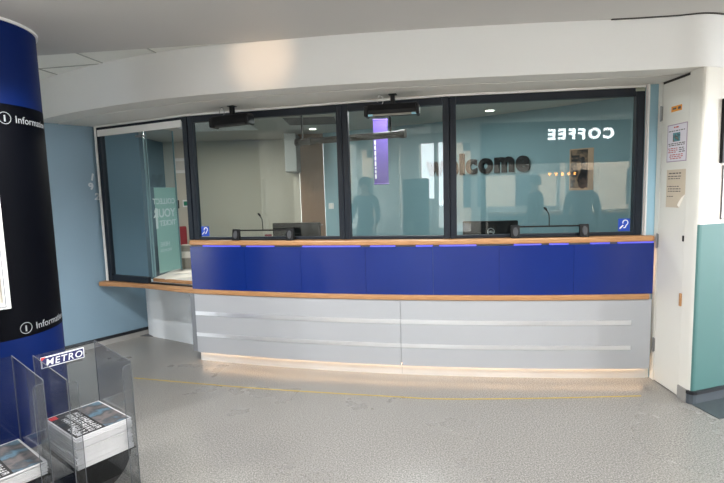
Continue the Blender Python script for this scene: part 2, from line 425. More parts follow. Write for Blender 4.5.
def lines(par, rows, m_, x0, x1, zt, dz, h=.006, y=.002):
    bm = bmesh.new(); z = zt
    for r in range(rows):
        x = x1 - random.uniform(0, .012)
        while x > x0 + .012:
            w = random.uniform(.012, .035); add_box(bm, max(x0, x - w), x, y, y + .0005, z - h, z, dm); x -= w + .008
        z -= dz
    obj('print', bm, m_, par, world=True)
lines(t, 1, M['txtred'], .09, .16, 1.888, .012, .01); lines(t, 1, M['txtgrey'], .03, .215, 1.862, .012)
lines(t, 2, M['txtgrey'], .03, .215, 1.775, .012); lines(t, 3, M['txtred'], .11, .215, 1.742, .013); lines(t, 3, M['txtgrey'], .03, .10, 1.742, .013); lines(t, 3, M['txtred'], .05, .2, 1.698, .013)
t = thing('notice', 'beige typed notice with one corner curled up on the white cupboard door', 'notice', dm @ Vector((.12, .001, 1.33)))
bm = bmesh.new()
vs = [dm @ Vector(p) for p in ((.222, .001, 1.592), (.222, .001, 1.328), (.07, .001, 1.328), (.012, .001, 1.42), (.012, .001, 1.592))]
vv = [bm.verts.new(p) for p in vs]; bm.faces.new(vv)
vb = [bm.verts.new(dm @ (dm.inverted() @ p + Vector((0, -.0006, 0)))) for p in vs]; bm.faces.new(vb[::-1])
for i in range(5): bm.faces.new((vv[i], vb[i], vb[(i + 1) % 5], vv[(i + 1) % 5]))
obj('sheet', bm, M['beige'], t, world=True)
bm = bmesh.new()
pts = [(.07, .001, 1.328), (.012, .001, 1.42), (.03, .012, 1.40), (.052, .016, 1.372), (.075, .012, 1.345)]
vv = [bm.verts.new(dm @ Vector(p)) for p in pts]; bm.faces.new(vv); obj('curled_corner', bm, M['cream'], t, world=True)
lines(t, 1, M['txtgrey'], .06, .2, 1.570, .012, .008); lines(t, 2, M['txtgrey'], .06, .205, 1.548, .016); lines(t, 3, M['txtgrey'], .06, .21, 1.478, .017); lines(t, 1, M['txtgrey'], .14, .21, 1.408, .017)

rw = wall_mtx((2.213, 3.131, 0), (4.37, 1.397))           # x along the right wall, -y towards the room
t = thing('wall_frame', 'black framed panel high on the white wall right of the cupboard door', 'frame', rw @ Vector((.3, 0, 1.62)))
bm = bmesh.new()
for q in ((.145, .17, 1.62, 2.03), (.60, .625, 1.62, 2.03), (.17, .60, 1.62, 1.645), (.17, .60, 2.005, 2.03)): add_box(bm, q[0], q[1], -.025, 0, q[2], q[3], rw)
obj('frame', bm, M['black'], t, world=True)
bm = bmesh.new(); add_box(bm, .17, .60, -.015, 0, 1.645, 2.005, rw); obj('panel', bm, M['colblack'], t, world=True)
t = thing('framed_notice', 'white sheet in a thin dark frame below the black framed panel', 'frame', rw @ Vector((.35, 0, 1.25)))
bm = bmesh.new()
for q in ((.175, .18, 1.25, 1.605), (.57, .575, 1.25, 1.605), (.18, .57, 1.25, 1.255), (.18, .57, 1.60, 1.605)): add_box(bm, q[0], q[1], -.012, 0, q[2], q[3], rw)
obj('frame', bm, M['txtgrey'], t, world=True)
bm = bmesh.new(); add_box(bm, .18, .57, -.006, 0, 1.255, 1.60, rw); obj('sheet', bm, M['metrow'], t, world=True)
bm = bmesh.new(); add_prism(bm, [(2.205, 3.118), (2.235, 2.905), (5.2, 3.80), (5.2, 4.06)], 0, .004); tag(obj('floor_mat', bm, M['doormat']), 'dark slate strip of matting on the floor along the teal wall', 'mat')

# ------------------------------------------------------------------ the service counter
sc = thing('service_counter', 'long curved counter with blue upper panels, grey lower panels and wooden ledges', 'counter', (.3, 3.9, 0))
shelf = [(-2.687, 4.789), (-2.45, 4.715), (-2.181, 4.612), (-1.928, 4.475), (-1.70, 4.345), (-1.52, 4.262)]
L = catmull(shelf + carc(-1.40, 2.155, 14), 4)
bm = bmesh.new(); add_prism(bm, rounded(L, 0, .13, .035, True, False), .630, .672); obj('lower_ledge', bm, M['wood'], sc, bevel=.008, world=True)
U = carc(-1.560, 2.19, 40)
bm = bmesh.new(); add_prism(bm, rounded(U, 0, .24, .035), 1.071, 1.113); obj('upper_ledge', bm, M['wood'], sc, bevel=.010, world=True)
seams = [-1.548, -1.02, -.52, .02, .55, 1.05, 1.6, 2.184]
for a, b in zip(seams, seams[1:]):
    bm = bmesh.new(); sweep(bm, carc(a + .0008, b - .0008, 10), .014, .034, .673, 1.058); obj('blue_panel', bm, M['blue'], sc, world=True)
bm = bmesh.new(); sweep(bm, carc(-1.545, 2.12, 30), .036, .16, .673, 1.07); obj('counter_body', bm, M['endgrey'], sc, world=True)
for a, b in ((-1.532, .2885), (.2915, 2.176)):
    bm = bmesh.new(); sweep(bm, carc(a, b, 20), .012, .03, .087, .630); obj('grey_panel', bm, M['grey'], sc, world=True)
for a, b in ((-1.53, .2885), (.2915, 2.03)):
    for z0, z1 in ((.434, .47), (.238, .272)):
        bm = bmesh.new(); sweep(bm, carc(a, b, 20), .008, .0135, z0, z1); obj('steel_strip', bm, M['metal'], sc, world=True)
bm = bmesh.new(); sweep(bm, carc(-1.576, -1.534, 2), .012, .5, .095, .630); obj('end_panel', bm, M['endgrey'], sc, world=True)
bm = bmesh.new(); sweep(bm, carc(-1.476, 2.12, 30), .032, .45, .10, .628); obj('cabinet_body', bm, M['endgrey'], sc, world=True)
for a, b in ((-1.53, .2885), (.2915, 2.166)):
    bm = bmesh.new(); sweep(bm, carc(a, b, 20), .048, .056, .0, .098); obj('kickplate', bm, M['kick'], sc, world=True)
bm = bmesh.new(); sweep(bm, carc(-1.515, 2.15, 30), .026, .042, .091, .097); obj('floor_light_strip', bm, M['ledw'], sc, world=True)
bm = bmesh.new(); sweep(bm, carc(-1.476, 2.12, 30), .058, .4, .0, .098); obj('plinth', bm, M['endgrey'], sc, world=True)
for a, b in ((-1.42, -1.06), (-1.0, -.75), (-.5, -.02), (.06, .26), (.42, .55), (.60, .88), (1.16, 1.36), (1.42, 1.56), (1.72, 1.86), (1.92, 2.18)):
    bm = bmesh.new(); sweep(bm, carc(a, b, 6),   .0145, .03, 1.0595, 1.0685); obj('ledge_light_strip', bm, M['ledb'], sc, world=True)
bm = bmesh.new(); add_box(bm, 2.150, 2.158, 3.588, 3.590, .70, 1.05); o = obj('end_light_strip', bm, M['ledw'], sc, world=True)
# curved white panel below the left shelf
cp = catmull([(-2.385, 5.18), (-2.345, 5.135), (-2.27, 5.075), (-2.05, 4.95), (-1.729, 4.754), (-1.44, 4.55)], 8)
bm = bmesh.new(); sweep(bm, cp, 0, .03, .0, .629); obj('curved_panel', bm, M['recess'], sc, smooth=False, world=True)
# yellow tape line
yl = catmull([(-1.948, 3.9), (-1.25, 3.71), (-.665, 3.564), (.173, 3.389), (.55, 3.32), (1.235, 3.285), (1.951, 3.276)], 8)
bm = bmesh.new(); sweep(bm, yl, -.006, .006, .0005, .0018); tag(obj('floor_tape', bm, M['yellow']), 'thin worn yellow tape line on the floor in front of the counter', 'tape')

# ------------------------------------------------------------------ windows
ZT = 2.205
def window(name, a, b, z0, glazed=True, lw=.05, rw_=.05):
    a = Vector(a); b = Vector(b); w = (b - a).length; m_ = wall_mtx((a.x, a.y, 0), (b - a))
    o = sempty(name, (a.x, a.y, z0))
    for nm, x0, x1, za, zb in (('stile', 0, lw, z0, ZT), ('stile', w - rw_, w, z0, ZT), ('head_rail', lw, w - rw_, ZT - .058, ZT), ('bottom_rail', lw, w - rw_, z0, z0 + .026)):
        bm = bmesh.new(); add_box(bm, x0 + .0005, x1 - .0005, -.025, .025, za, zb, m_); obj(nm, bm, M['frame'], o, bevel=.004, world=True)
        if nm == 'stile':
            bm = bmesh.new(); add_box(bm, x0 + .014, x1 - .014, -.029, -.0255, za + .002, zb - .06, m_); obj('stile_bead', bm, M['frame'], o, world=True)
    if glazed:
        bm = bmesh.new(); add_box(bm, lw - .008, w - rw_ + .008, -.0025, .0025, z0 + .018, ZT - .05, m_); obj('pane', bm, M['glass'], o, world=True)
    return o, m_, w
W2, m2, w2 = window('window_2', (-1.50, 4.33), (-.13, 3.97), 1.113)
W3, m3, w3 = window('window_3', (-.13, 3.97), (.70, 3.78), 1.113)
W4, m4, w4 = window('window_4', (.70, 3.78), (2.12, 3.645), 1.113, rw_=.062)
bm = bmesh.new(); add_box(bm, w4 - .07, w4 - .002, -.03, .02, ZT - .026, ZT - .002, m4); obj('corner_cap', bm, M['cap'], W4, world=True)
# left, partly open window standing on the shelf
W1 = sempty('window_1', (-2.59, 4.87, .672))
a1 = Vector((-2.585, 4.862)); b1 = Vector((-1.505, 4.335)); m1 = wall_mtx((a1.x, a1.y, 0), b1 - a1); w1 = (b1 - a1).length
for nm, x0, x1, za, zb in (('stile', 0, .055, .672, ZT), ('stile', w1 - .055, w1, 1.113, ZT), ('head_rail', .055, w1 - .055, ZT - .03, ZT)):
    bm = bmesh.new(); add_box(bm, x0, x1, -.025, .025, za, zb, m1); obj(nm, bm, M['frame'], W1, bevel=.004, world=True)
bm = bmesh.new(); add_box(bm, .055, .56, -.02, .025, .672, .735, m1); obj('bottom_rail', bm, M['frame'], W1, bevel=.004, world=True)
bm = bmesh.new(); add_box(bm, .565, w1 - .03, -.005, .02, .672, .684, m1); obj('bottom_track', bm, M['black'], W1, world=True)
bm = bmesh.new(); add_box(bm, .02, w1 - .06, -.032, -.0255, ZT - .088, ZT - .026, m1); obj('sliding_track', bm, M['trimw'], W1, bevel=.002, world=True)
bm = bmesh.new(); add_box(bm, .05, .63, -.005, .005, .73, ZT - .03, m1); obj('fixed_pane', bm, M['glassclear'], W1, world=True)
lf0 = m1 @ Vector((.635, .012, 0)); lfm = wall_mtx((lf0.x, lf0.y, 0), (.11, .37)); lfw = .40
bm = bmesh.new(); add_box(bm, 0, lfw, -.005, .005, .745, ZT - .035, lfm); obj('open_pane', bm, M['glassclear'], W1, world=True)
for mm, x in ((m1, .62), (lfm, .0), (lfm, lfw - .008)):
    bm = bmesh.new(); add_box(bm, x, x + .008, -.007, .007, .74, ZT - .036, mm); obj('pane_edge', bm, mat('glass_edge', (120, 150, 156), .3), W1, world=True)
bm = bmesh.new(); add_box(bm, .53, .64, -.012, .012, ZT - .13, ZT - .112, m1); obj('patch_fitting', bm, M['steel'], W1, bevel=.003, world=True)
# white trims around the window run
bm = bmesh.new(); add_box(bm, -.028, -.002, -.03, .02, .675, ZS - .006, m1); struct(obj('trim_8', bm, M['trimw']))
bm = bmesh.new(); sweep(bm, [(-2.6, 4.869), (-1.503, 4.334), (-.13, 3.97), (.70, 3.78), (2.12, 3.645)], -.031, .02, ZT + .001, ZS - .005); struct(obj('trim_9', bm, M['trimw']))
# upstand under the shelf between floor panel and window is the counter; poster on the opened pane
t = thing('poster', 'green poster with pale lettering on the opened glass leaf of the left window', 'poster', lfm @ Vector((.2, .01, .78)))
bm = bmesh.new(); add_box(bm, .075, lfw - .005, .0055, .009, .76, 1.60, lfm); obj('sheet', bm, M['greenposter'], t, world=True)
ltx = lfm @ Matrix.Translation((0, .0052, 0)) @ Matrix(((-1, 0, 0, 0), (0, 0, 1, 0), (0, 1, 0, 0), (0, 0, 0, 1)))
def ptext(s, size, xr, z, bold=0.0):
    mm = lfm @ Matrix.Translation((xr, .0046, z)) @ Matrix(((-1, 0, 0, 0), (0, 0, 1, 0), (0, 1, 0, 0), (0, 0, 0, 1)))
    obj('lettering', text_bm(s, size, .0004, bold, mtx=mm), M['greentext'], t, world=True)
ptext('COLLECT', .075, .37, 1.44, .002); ptext('YOUR', .115, .36, 1.31, .003); ptext('TICKET', .072, .36, 1.225, .002); ptext('HERE', .06, .25, 1.02); ptext('FROM US', .04, .27, .965)
bm = bmesh.new(); add_box(bm, .068, .098, .0045, .0052, 1.20, 1.40, lfm); obj('exclamation_bar', bm, M['greentext'], t, world=True)

# ear symbol stickers on the glass
def ear_sticker(mm, x, z, s, label):
    t = thing('sticker', label, 'sticker', mm @ Vector((x, -.005, z)), group='hearing loop stickers')
    bm = bmesh.new(); add_box(bm, x, x + s, -.0056, -.0044, z, z + s * 1.12, mm); obj('backing', bm, M['sticker'], t, world=True)
    bm = bmesh.new()
    pts = []
    for k in range(13):
        a = math.radians(200 - 235 * k / 12); pts.append(mm @ Vector((x + s * (.60 + .22 * math.cos(a)), -.0066, z + s * (.76 + .22 * math.sin(a)))))
    pts += [mm @ Vector((x + s * .66, -.0066, z + s * .48)), mm @ Vector((x + s * .6, -.0066, z + s * .32)), mm @ Vector((x + s * .45, -.0066, z + s * .3))]
    add_tube(bm, pts, s * .045, 6); obj('ear_symbol', bm, M['metrow'], t, world=True)
    bm = bmesh.new(); add_tube(bm, [mm @ Vector((x + s * .12, -.0066, z + s * .22)), mm @ Vector((x + s * .42, -.0066, z + s * .52))], s * .06, 6); obj('bar', bm, M['metrow'], t, world=True)
ear_sticker(m2, .062, 1.145, .078, 'blue ear symbol sticker low in the corner of the window beside the open one')
ear_sticker(m4, w4 - .062 - .098, 1.145, .085, 'blue ear symbol sticker in the lower right corner of the right window')

# black sensor bars hung from the soffit in front of two windows
def sensor_bar(x, y, rot, w, label, tilt=0.0, lip=False):
    t = thing('sensor_bar', label, 'sensor', (x, y, ZS - .004), rot)
    o = t
    def part(n, bm, m_, bev=0): return obj(n, bm, m_, t, bevel=bev)
    bm = bmesh.new(); add_box(bm, -.016, .016, -.018, .018, -.075, 0); add_box(bm, -.03, .03, -.03, .03, -.006, 0); part('bracket', bm, M['black'], .003)
    # housing: wedge section swept along its length, ends bevelled
    prof = [(-.055, -.075), (.05, -.07), (.055, -.115), (.0, -.165), (-.055, -.165), (-.065, -.12)]
    bm = bmesh.new(); R = Matrix.Rotation(tilt, 4, 'Y')
    A = [bm.verts.new(R @ Vector((-w / 2, p[0], p[1]))) for p in prof]; A2 = [bm.verts.new(R @ Vector((-w / 2 + .03, p[0], p[1]))) for p in prof]
    for v in A: v.co = v.co + Vector((0, 0, 0)) * 0
    B = [bm.verts.new(R @ Vector((w / 2, p[0], p[1]))) for p in prof]
    for i in range(6):
        j = (i + 1) % 6; bm.faces.new((A[i], A2[i], A2[j], A[j])); bm.faces.new((A2[i], B[i], B[j], A2[j]))
    bm.faces.new(A[::-1]); bm.faces.new(B)
    part('housing', bm, M['black'], .012)
    for s in (-1, 1):
        bm = bmesh.new(); add_box(bm, s * w / 2 - .02, s * w / 2 + .008, -.07, .045, -.165, -.085)
        bmesh.ops.transform(bm, matrix=R, verts=bm.verts); part('end_cap', bm, M['black'], .01)
    bm = bmesh.new(); add_box(bm, -w / 2 + .03, w / 2 - .03, -.063, -.052, -.164, -.150); bmesh.ops.transform(bm, matrix=R, verts=bm.verts)
    part('lens_strip', bm, mat('lens_strip', (128, 124, 116) if lip else (44, 44, 46), .3))
    if lip:
        for s in (-1, 1):
            bm = bmesh.new(); add_box(bm, s * (w / 2 - .03) - .018, s * (w / 2 - .03) + .018, -.067, -.05, -.164, -.15); bmesh.ops.transform(bm, matrix=R, verts=bm.verts)
            part('lens', bm, mat('sensor_lens', (150, 200, 220), .15))
    bm = bmesh.new(); add_tube(bm, [(-.07, 0, -.075)] + [(-.095 + .022 * math.cos(a), 0, -.04 + .035 * math.sin(a)) for a in [k * PI / 6 - 1.2 for k in range(10)]], .0025, 6)
    part('cable_loop', bm, M['trimw'] if lip else M['steel'])
    return t
sensor_bar(-1.024, 3.99, math.atan2(-.30, 1), .33, 'black sensor bar tilted on its ceiling bracket in front of the second window', tilt=-.03)
sensor_bar(.262, 3.70, math.atan2(-.2, 1), .385, 'black sensor bar with two pale lenses above the third window', tilt=0.0, lip=True)

# intercom units on the ledge
def intercom(x0, x1, label):
    a = Vector((x0, yc(x0))); b = Vector((x1, yc(x1))); w = (b - a).length
    mm = wall_mtx((a.x, a.y, 1.113), b - a)
    t = thing('intercom_unit', label, 'intercom', (a.x, a.y, 1.113), math.atan2(b.y - a.y, b.x - a.x), group='counter intercoms')
    for x in (0.0, w - .075):
        bm = bmesh.new()
        pr = [(.012, 0), (.055, 0), (.055, .098), (.030, .098)]
        vsA = [bm.verts.new((x + .004, p[0], p[1])) for p in pr]; vsB = [bm.verts.new((x + .071, p[0], p[1])) for p in pr]
        for i in range(4): bm.faces.new((vsA[i], vsB[i], vsB[(i + 1) % 4], vsA[(i + 1) % 4]))
        bm.faces.new(vsA[::-1]); bm.faces.new(vsB)
        sb = obj('speaker_box', bm, M['black'], t, bevel=.005)
        bm = bmesh.new(); R = Matrix.Translation((x + .0375, .0195, .05)) @ Matrix.Rotation(math.radians(-10.5), 4, 'X')
        pts = [Vector((.019 * math.cos(2 * PI * k / 20), 0, .034 * math.sin(2 * PI * k / 20))) for k in range(20)]
        f = [bm.verts.new(R @ (p + Vector((0, -.003, 0)))) for p in pts]; g = [bm.verts.new(R @ (p + Vector((0, .003, 0)))) for p in pts]
        bm.faces.new(f); bm.faces.new(g[::-1])
        for k in range(20): bm.faces.new((f[k], g[k], g[(k + 1) % 20], f[(k + 1) % 20]))
        obj('speaker_grille', bm, M['meshg'], sb)
    bm = bmesh.new(); add_box(bm, .07, w - .07, .036, .048, .080, .092); obj('top_bar', bm, M['black'], t, bevel=.002)
    bm = bmesh.new(); add_box(bm, .07, w - .07, .034, .05, .0, .012); obj('base_bar', bm, M['black'], t, bevel=.002)
    xm = w * .5
    bm = bmesh.new(); add_tube(bm, [(xm, .044, .086), (xm, .044, .15), (xm - .004, .044, .18), (xm - .018, .044, .205)], .004, 8); obj('gooseneck', bm, M['black'], t)
    bm = bmesh.new(); add_tube(bm, [(xm - .016, .044, .202), (xm - .024, .044, .215), (xm - .034, .044, .226), (xm - .04, .044, .232)], [.005, .009, .009, .004], 10); obj('microphone', bm, M['black'], t, smooth=True)
    return t
intercom(-1.135, -.575, 'black intercom with two speaker boxes and gooseneck microphone on the left part of the ledge')
intercom(1.135, 1.715, 'black intercom with two speaker boxes and gooseneck microphone on the right part of the ledge')

# ------------------------------------------------------------------ blue information column
CX, CY, CR = -2.4, 3.0, .40
col = thing('column', 'round blue information column with a wide black band on the left', 'column', (CX, CY, 0))
def ring(nm, z0, z1, r, m_):
    bm = bmesh.new(); add_lathe(bm, [(r, z0), (r, z1)], 0, 0, 96); o = obj(nm, bm, m_, col, smooth=True)
    mo = o.modifiers.new('e', 'EDGE_SPLIT'); mo.split_angle = math.radians(60); return o
ring('blue_wrap', 0, .69, CR, M['colblue']); ring('black_band', .69, 2.065, CR + .001, M['colblack']); ring('blue_wrap', 2.065, 2.535, CR, M['colblue']); ring('collar', 2.535, 2.55, CR + .012, M['trimw'])
def column_text(z, ang0, size):
    ms = []
    bm = text_bm('Information', size, .0004, .0, spacing=1.02)
    bmesh.ops.subdivide_edges(bm, edges=[e for e in bm.edges if e.calc_length() > .05], cuts=2)
    r = size * .55
    def wrap(bm):
        for v in bm.verts:
            a = ang0 + v.co.x / CR; rr = CR + .002 + v.co.z; v.co = Vector((rr * math.cos(a), rr * math.sin(a), z + v.co.y))
    wrap(bm); obj('lettering', bm, M['silver'], col)
    bm = bmesh.new()
    add_tube(bm, [(-size * .95 + r * math.cos(2 * PI * k / 28), size * .35 + r * math.sin(2 * PI * k / 28), 0) for k in range(29)], size * .035, 6)
    wrap(bm); o = obj('ring_symbol', bm, M['silver'], col)
    bm = text_bm('i', size * .85, .0004, .002, mtx=Matrix.Translation((-size * 1.06, size * .05, 0))); wrap(bm); obj('letter', bm, M['silver'], o)
VA = math.atan2(-CY, -CX)                                  # direction from the column to the camera
column_text(1.962, VA + .60, .060); column_text(.722, VA + .60, .060)
t = thing('framed_poster', 'white framed poster hung on the black band of the column', 'frame', (CX, CY, .85))
pa = VA + .02; pm = Matrix.Translation((CX, CY, 0)) @ Matrix.Rotation(pa - PI * 1.5, 4, 'Z') @ Matrix.Translation((-.245, -(CR + .055), 0))
pm = Matrix.Translation((CX, CY, 0)) @ Matrix.Rotation(pa + PI / 2, 4, 'Z') @ Matrix.Translation((0, -(CR + .055), 0))
pw0, pw1, pz0, pz1 = -.42, .103, .892, 1.70
bm = bmesh.new()
for q in ((pw0, pw0 + .035, pz0, pz1), (pw1 - .035, pw1, pz0, pz1), (pw0 + .035, pw1 - .035, pz0, pz0 + .035), (pw0 + .035, pw1 - .035, pz1 - .035, pz1)): add_box(bm, q[0], q[1], -.015, .02, q[2], q[3], pm)
obj('frame', bm, M['trimw'], t, bevel=.004, world=True)
bm = bmesh.new(); add_box(bm, pw0 + .03, pw1 - .03, .0, .018, pz0 + .03, pz1 - .03, pm); obj('sheet', bm, mat('poster_sheet', (196, 192, 180), .5), t, world=True)
bm = bmesh.new(); add_box(bm, pw1 - .026, pw1 - .022, -.0165, -.0152, pz0 + .012, pz1 - .01, pm); add_box(bm, pw0, pw1 - .022, -.0165, -.0152, pz0 + .012, pz0 + .016, pm); obj('frame_groove', bm, M['endgrey'], t, world=True)

# ------------------------------------------------------------------ newspaper racks
def rack(loc, rot, label, sign):
    t = thing('newspaper_rack', label, 'rack', (*loc, 0), rot)
    W, Dp = .15, .20; th = .004
    def plate(nm, pts, m_, par=t):                        # pts: closed loop in 3D, thickness along n
        return None
    def side(x):
        bm = bmesh.new(); prof = [(-Dp, .0), (Dp, .0), (Dp, .712), (-Dp, .672)]
        a = [bm.verts.new((x - th / 2, *p)) for p in prof]; b = [bm.verts.new((x + th / 2, *p)) for p in prof]
        bm.faces.new(a); bm.faces.new(b[::-1])
        for i in range(4): bm.faces.new((a[i], b[i], b[(i + 1) % 4], a[(i + 1) % 4]))
        s = obj('side_panel', bm, M['acrylic'], t)
        bm = bmesh.new()
        add_tube(bm, [(x, -Dp, .0), (x, -Dp, .672)], .0022, 6); add_tube(bm, [(x, -Dp, .672), (x, Dp, .712)], .0018, 6); add_tube(bm, [(x, Dp, .712), (x, Dp, .0)], .0025, 6)
        obj('polished_edge', bm, M['acrylic_edge'], s)
    side(-W); side(W)
    bm = bmesh.new(); add_box(bm, -W, W, Dp - th, Dp, 0, .712); obj('back_panel', bm, M['acrylic'], t)
    for s in (-1, 1):
        bm = bmesh.new(); pr = [(0, .0), (.045, .0), (.045, .635)] + [(.045 - .02 + .02 * math.cos(a), .635 + .02 * math.sin(a)) for a in (.5, 1.0, PI / 2)] + [(0, .655)]
        a = [bm.verts.new((s * (W - p[0]), -Dp, p[1])) for p in pr]; b = [bm.verts.new((s * (W - p[0]), -Dp + th, p[1])) for p in pr]
        bm.faces.new(a); bm.faces.new(b[::-1])
        for i in range(len(pr)): bm.faces.new((a[i], b[i], b[(i + 1) % len(pr)], a[(i + 1) % len(pr)]))
        fl = obj('front_lip', bm, M['acrylic'], t)
        bm = bmesh.new(); add_tube(bm, [(s * (W - p[0]), -Dp, p[1]) for p in pr[1:]], .0015, 6); obj('polished_edge', bm, M['acrylic_edge'], fl)
    bm = bmesh.new(); add_box(bm, -W + .005, W - .005, -Dp + .006, Dp - .006, .205, .2115); obj('shelf', bm, M['smoked'], t)
    # curved smoked brace below the shelf
    bm = bmesh.new(); pts = [(-W + .01, .204)] + [(-W + .01 + .27 * math.cos(a), .204 - .19 * math.sin(a)) for a in [k * PI / 2 / 14 for k in range(15)]]
    a = [bm.verts.new((p[0], -Dp + .03, p[1])) for p in pts]; b = [bm.verts.new((p[0], -Dp + .036, p[1])) for p in pts]
    bm.faces.new(a); bm.faces.new(b[::-1])
    for i in range(len(pts)): bm.faces.new((a[i], b[i], b[(i + 1) % len(pts)], a[(i + 1) % len(pts)]))
    obj('curved_brace', bm, M['smoked'], t)
    bm = bmesh.new(); add_box(bm, -W + .006, W - .006, -.02, Dp - .02, .001, .02); obj('base_plate', bm, M['smoked'], t)
    for z in (.05, .15):
        bm = bmesh.new(); add_tube(bm, [(W + .001, -Dp + .03, z), (W + .008, -Dp + .03, z)], .007, 12); obj('bolt', bm, M['steel'], t)
    if sign:
        bm = bmesh.new(); add_box(bm, -.122, .088, Dp - .012, Dp - .006, .634, .692); sg = obj('header_sign', bm, M['metrow'], t)
        bm = bmesh.new(); add_box(bm, -.117, .083, Dp - .0132, Dp - .0121, .639, .687); obj('sign_field', bm, M['metrob'], sg)
        bm = bmesh.new()
        v = [bm.verts.new(p) for p in ((-.122, Dp - .0136, .692), (-.122, Dp - .0136, .672), (-.098, Dp - .0136, .692))]; bm.faces.new(v); obj('red_corner', bm, M['red'], sg)
        mm = frame_mtx((-.103, Dp - .0142, .6452), (1, 0, 0))
        bt = text_bm('METRO', .050, .0006, .0004, shear=.14, mtx=None, spacing=1.18)
        xs = [v.co.x for v in bt.verts]; s_ = .178 / (max(xs) - min(xs))
        bmesh.ops.transform(bt, matrix=mm @ Matrix.Diagonal((s_, 1, 1, 1)), verts=bt.verts)
        obj('lettering', bt, M['metrow'], sg)
    return t
ROT = math.radians(52.5)
rack((-1.456, 2.395), ROT, 'clear acrylic newspaper rack with METRO header sign in front of the column', True)
rack((-1.755, 2.166), ROT, 'clear acrylic newspaper rack cut by the left edge, beside the METRO signed rack', False)

def newspaper_bm(w, d, h):
    bm = bmesh.new()
    n = 5; prof = [(-d / 2 + .004, 0)] + [(-d / 2 + .002 - .002 * math.sin(PI * k / n), h * k / n) for k in range(n + 1)] + [(d / 2, h), (d / 2, 0)]
    a = [bm.verts.new((-w / 2, *p)) for p in prof]; b = [bm.verts.new((w / 2, *p)) for p in prof]
    bm.faces.new(a); bm.faces.new(b[::-1])
    for i in range(len(prof)): bm.faces.new((a[i], b[i], b[(i + 1) % len(prof)], a[(i + 1) % len(prof)]))
    return bm
PW, PD = .272, .368
def front_page(par, h, pic_scale=1.0):
    e = .0004
    bm = bmesh.new(); add_box(bm, -PW / 2 + .008, PW / 2 - .008, -PD / 2 + .010, PD / 2 - .010, h, h + e); cov = obj('front_page', bm, M['ink'], par)
    bm = bmesh.new(); add_box(bm, .012, PW / 2 - .008, -PD / 2 + .012, PD / 2 - .012, h + e, h + 2 * e); obj('photo', bm, M['newsphoto'], cov)
    bm = bmesh.new(); add_box(bm, -PW / 2 + .010, -PW / 2 + .045, PD / 2 - .060, PD / 2 - .015, h + e, h + 2 * e); obj('red_block', bm, M['red'], cov)
    bm = text_bm('METRO', .036, .0003, .0012, mtx=Matrix.Translation((-PW / 2 + .02, -PD / 2 + .022, h + 2 * e)) @ Matrix.Rotation(PI / 2, 4, 'Z') @ Matrix.Translation((0, -.024, 0)))
    obj('masthead', bm, M['paper'], cov)
    bm = bmesh.new(); rnd = random.Random(3)
    for r in range(3):                                    # blocky headline glyphs
        y = -PD / 2 + .03; xb = -PW / 2 + .045 + r * .033
        while y < PD / 2 - .075 + (.03 if r else 0):
            w = rnd.choice((.016, .02, .024)); k = rnd.randint(0, 4); hh = .026
            T = Matrix.Translation((xb + hh, y, 0)) @ Matrix.Rotation(PI / 2, 4, 'Z')
            add_box(bm, 0, .005, 0, hh, h + e, h + 2 * e, T)
            if k in (0, 1, 3): add_box(bm, w - .005, w, 0, hh, h + e, h + 2 * e, T)
            if k in (0, 2, 4): add_box(bm, .005, w - .005, hh - .005, hh, h + e, h + 2 * e, T)
            if k in (1, 2, 3, 4): add_box(bm, .005, w - .006, hh * .42, hh * .42 + .005, h + e, h + 2 * e, T)
            if k in (2, 3): add_box(bm, .005, w - .005, 0, .005, h + e, h + 2 * e, T)
            y += w + rnd.choice((.005, .005, .014))
    obj('headline', bm, M['paper'], cov)
def stack(loc, n, h, side_word, dy=0.0, tilt=0.0):
    X = Vector((math.cos(ROT), math.sin(ROT))); Y = Vector((-X.y, X.x)); base = Vector(loc) + Y * dy
    proto = None; rnd = random.Random(n)
    grp = 'folded newspapers in the ' + side_word
    for i in range(n):
        jx, jy, jr = rnd.uniform(-.004, .004), rnd.uniform(-.005, .005), rnd.uniform(-.014, .014)
        p = base + X * jx + Y * jy
        if i < n - 1:
            lab = 'folded newspaper stacked below the top one in the ' + side_word
            if proto is None:
                o = proto = obj('newspaper', newspaper_bm(PW, PD, h * .88), M['paper'])
            else:
                o = proto.copy(); COL.objects.link(o)
            tag(o, lab, 'newspaper', grp)
        else:
            o = obj('newspaper', newspaper_bm(PW, PD, h * .93), M['paper']); front_page(o, h * .93)
            tag(o, 'topmost newspaper with printed front page in the ' + side_word, 'newspaper', grp)
        o.location = (p.x, p.y, .2118 + i * h); o.rotation_euler = (0, 0, ROT + jr + (tilt if i == n - 1 else 0))
stack((-1.456, 2.395), 22, .0071, 'rack with the METRO sign', -.004)
stack((-1.755, 2.166), 10, .0066, 'rack at the left edge', -.002, 0)

# ------------------------------------------------------------------ the office behind the glass
ZO = 2.42
bm = bmesh.new(); add_prism(bm, [(-1.5, 4.42), (-.13, 4.06), (.7, 3.87), (2.4, 3.72), (4.0, 3.75), (4.0, 8.3), (-3.4, 8.3), (-3.4, 5.25), (-2.65, 4.95)], ZO, ZO + .1)
struct(obj('ceiling', bm, M['officeceil']))
bm = bmesh.new(); add_prism(bm, [(-3.3, 5.25), (-2.0, 5.05), (-1.2, 4.75), (.5, 4.3), (2.6, 4.15), (2.6, 8.2), (-3.3, 8.2)], .0, .006); struct(obj('floor', bm, M['officefloor']))
bm = bmesh.new(); sweep(bm, [(-1.5, 4.40), (-.13, 4.04), (.7, 3.85), (2.3, 3.71)], 0, .03, ZS + .03, ZO + .05); struct(obj('wall_header', bm, M['taupe']))
bm = bmesh.new(); add_box(bm, -3.4, -.95, 8.2, 8.3, 0, ZO); struct(obj('wall_back', bm, M['taupe']))
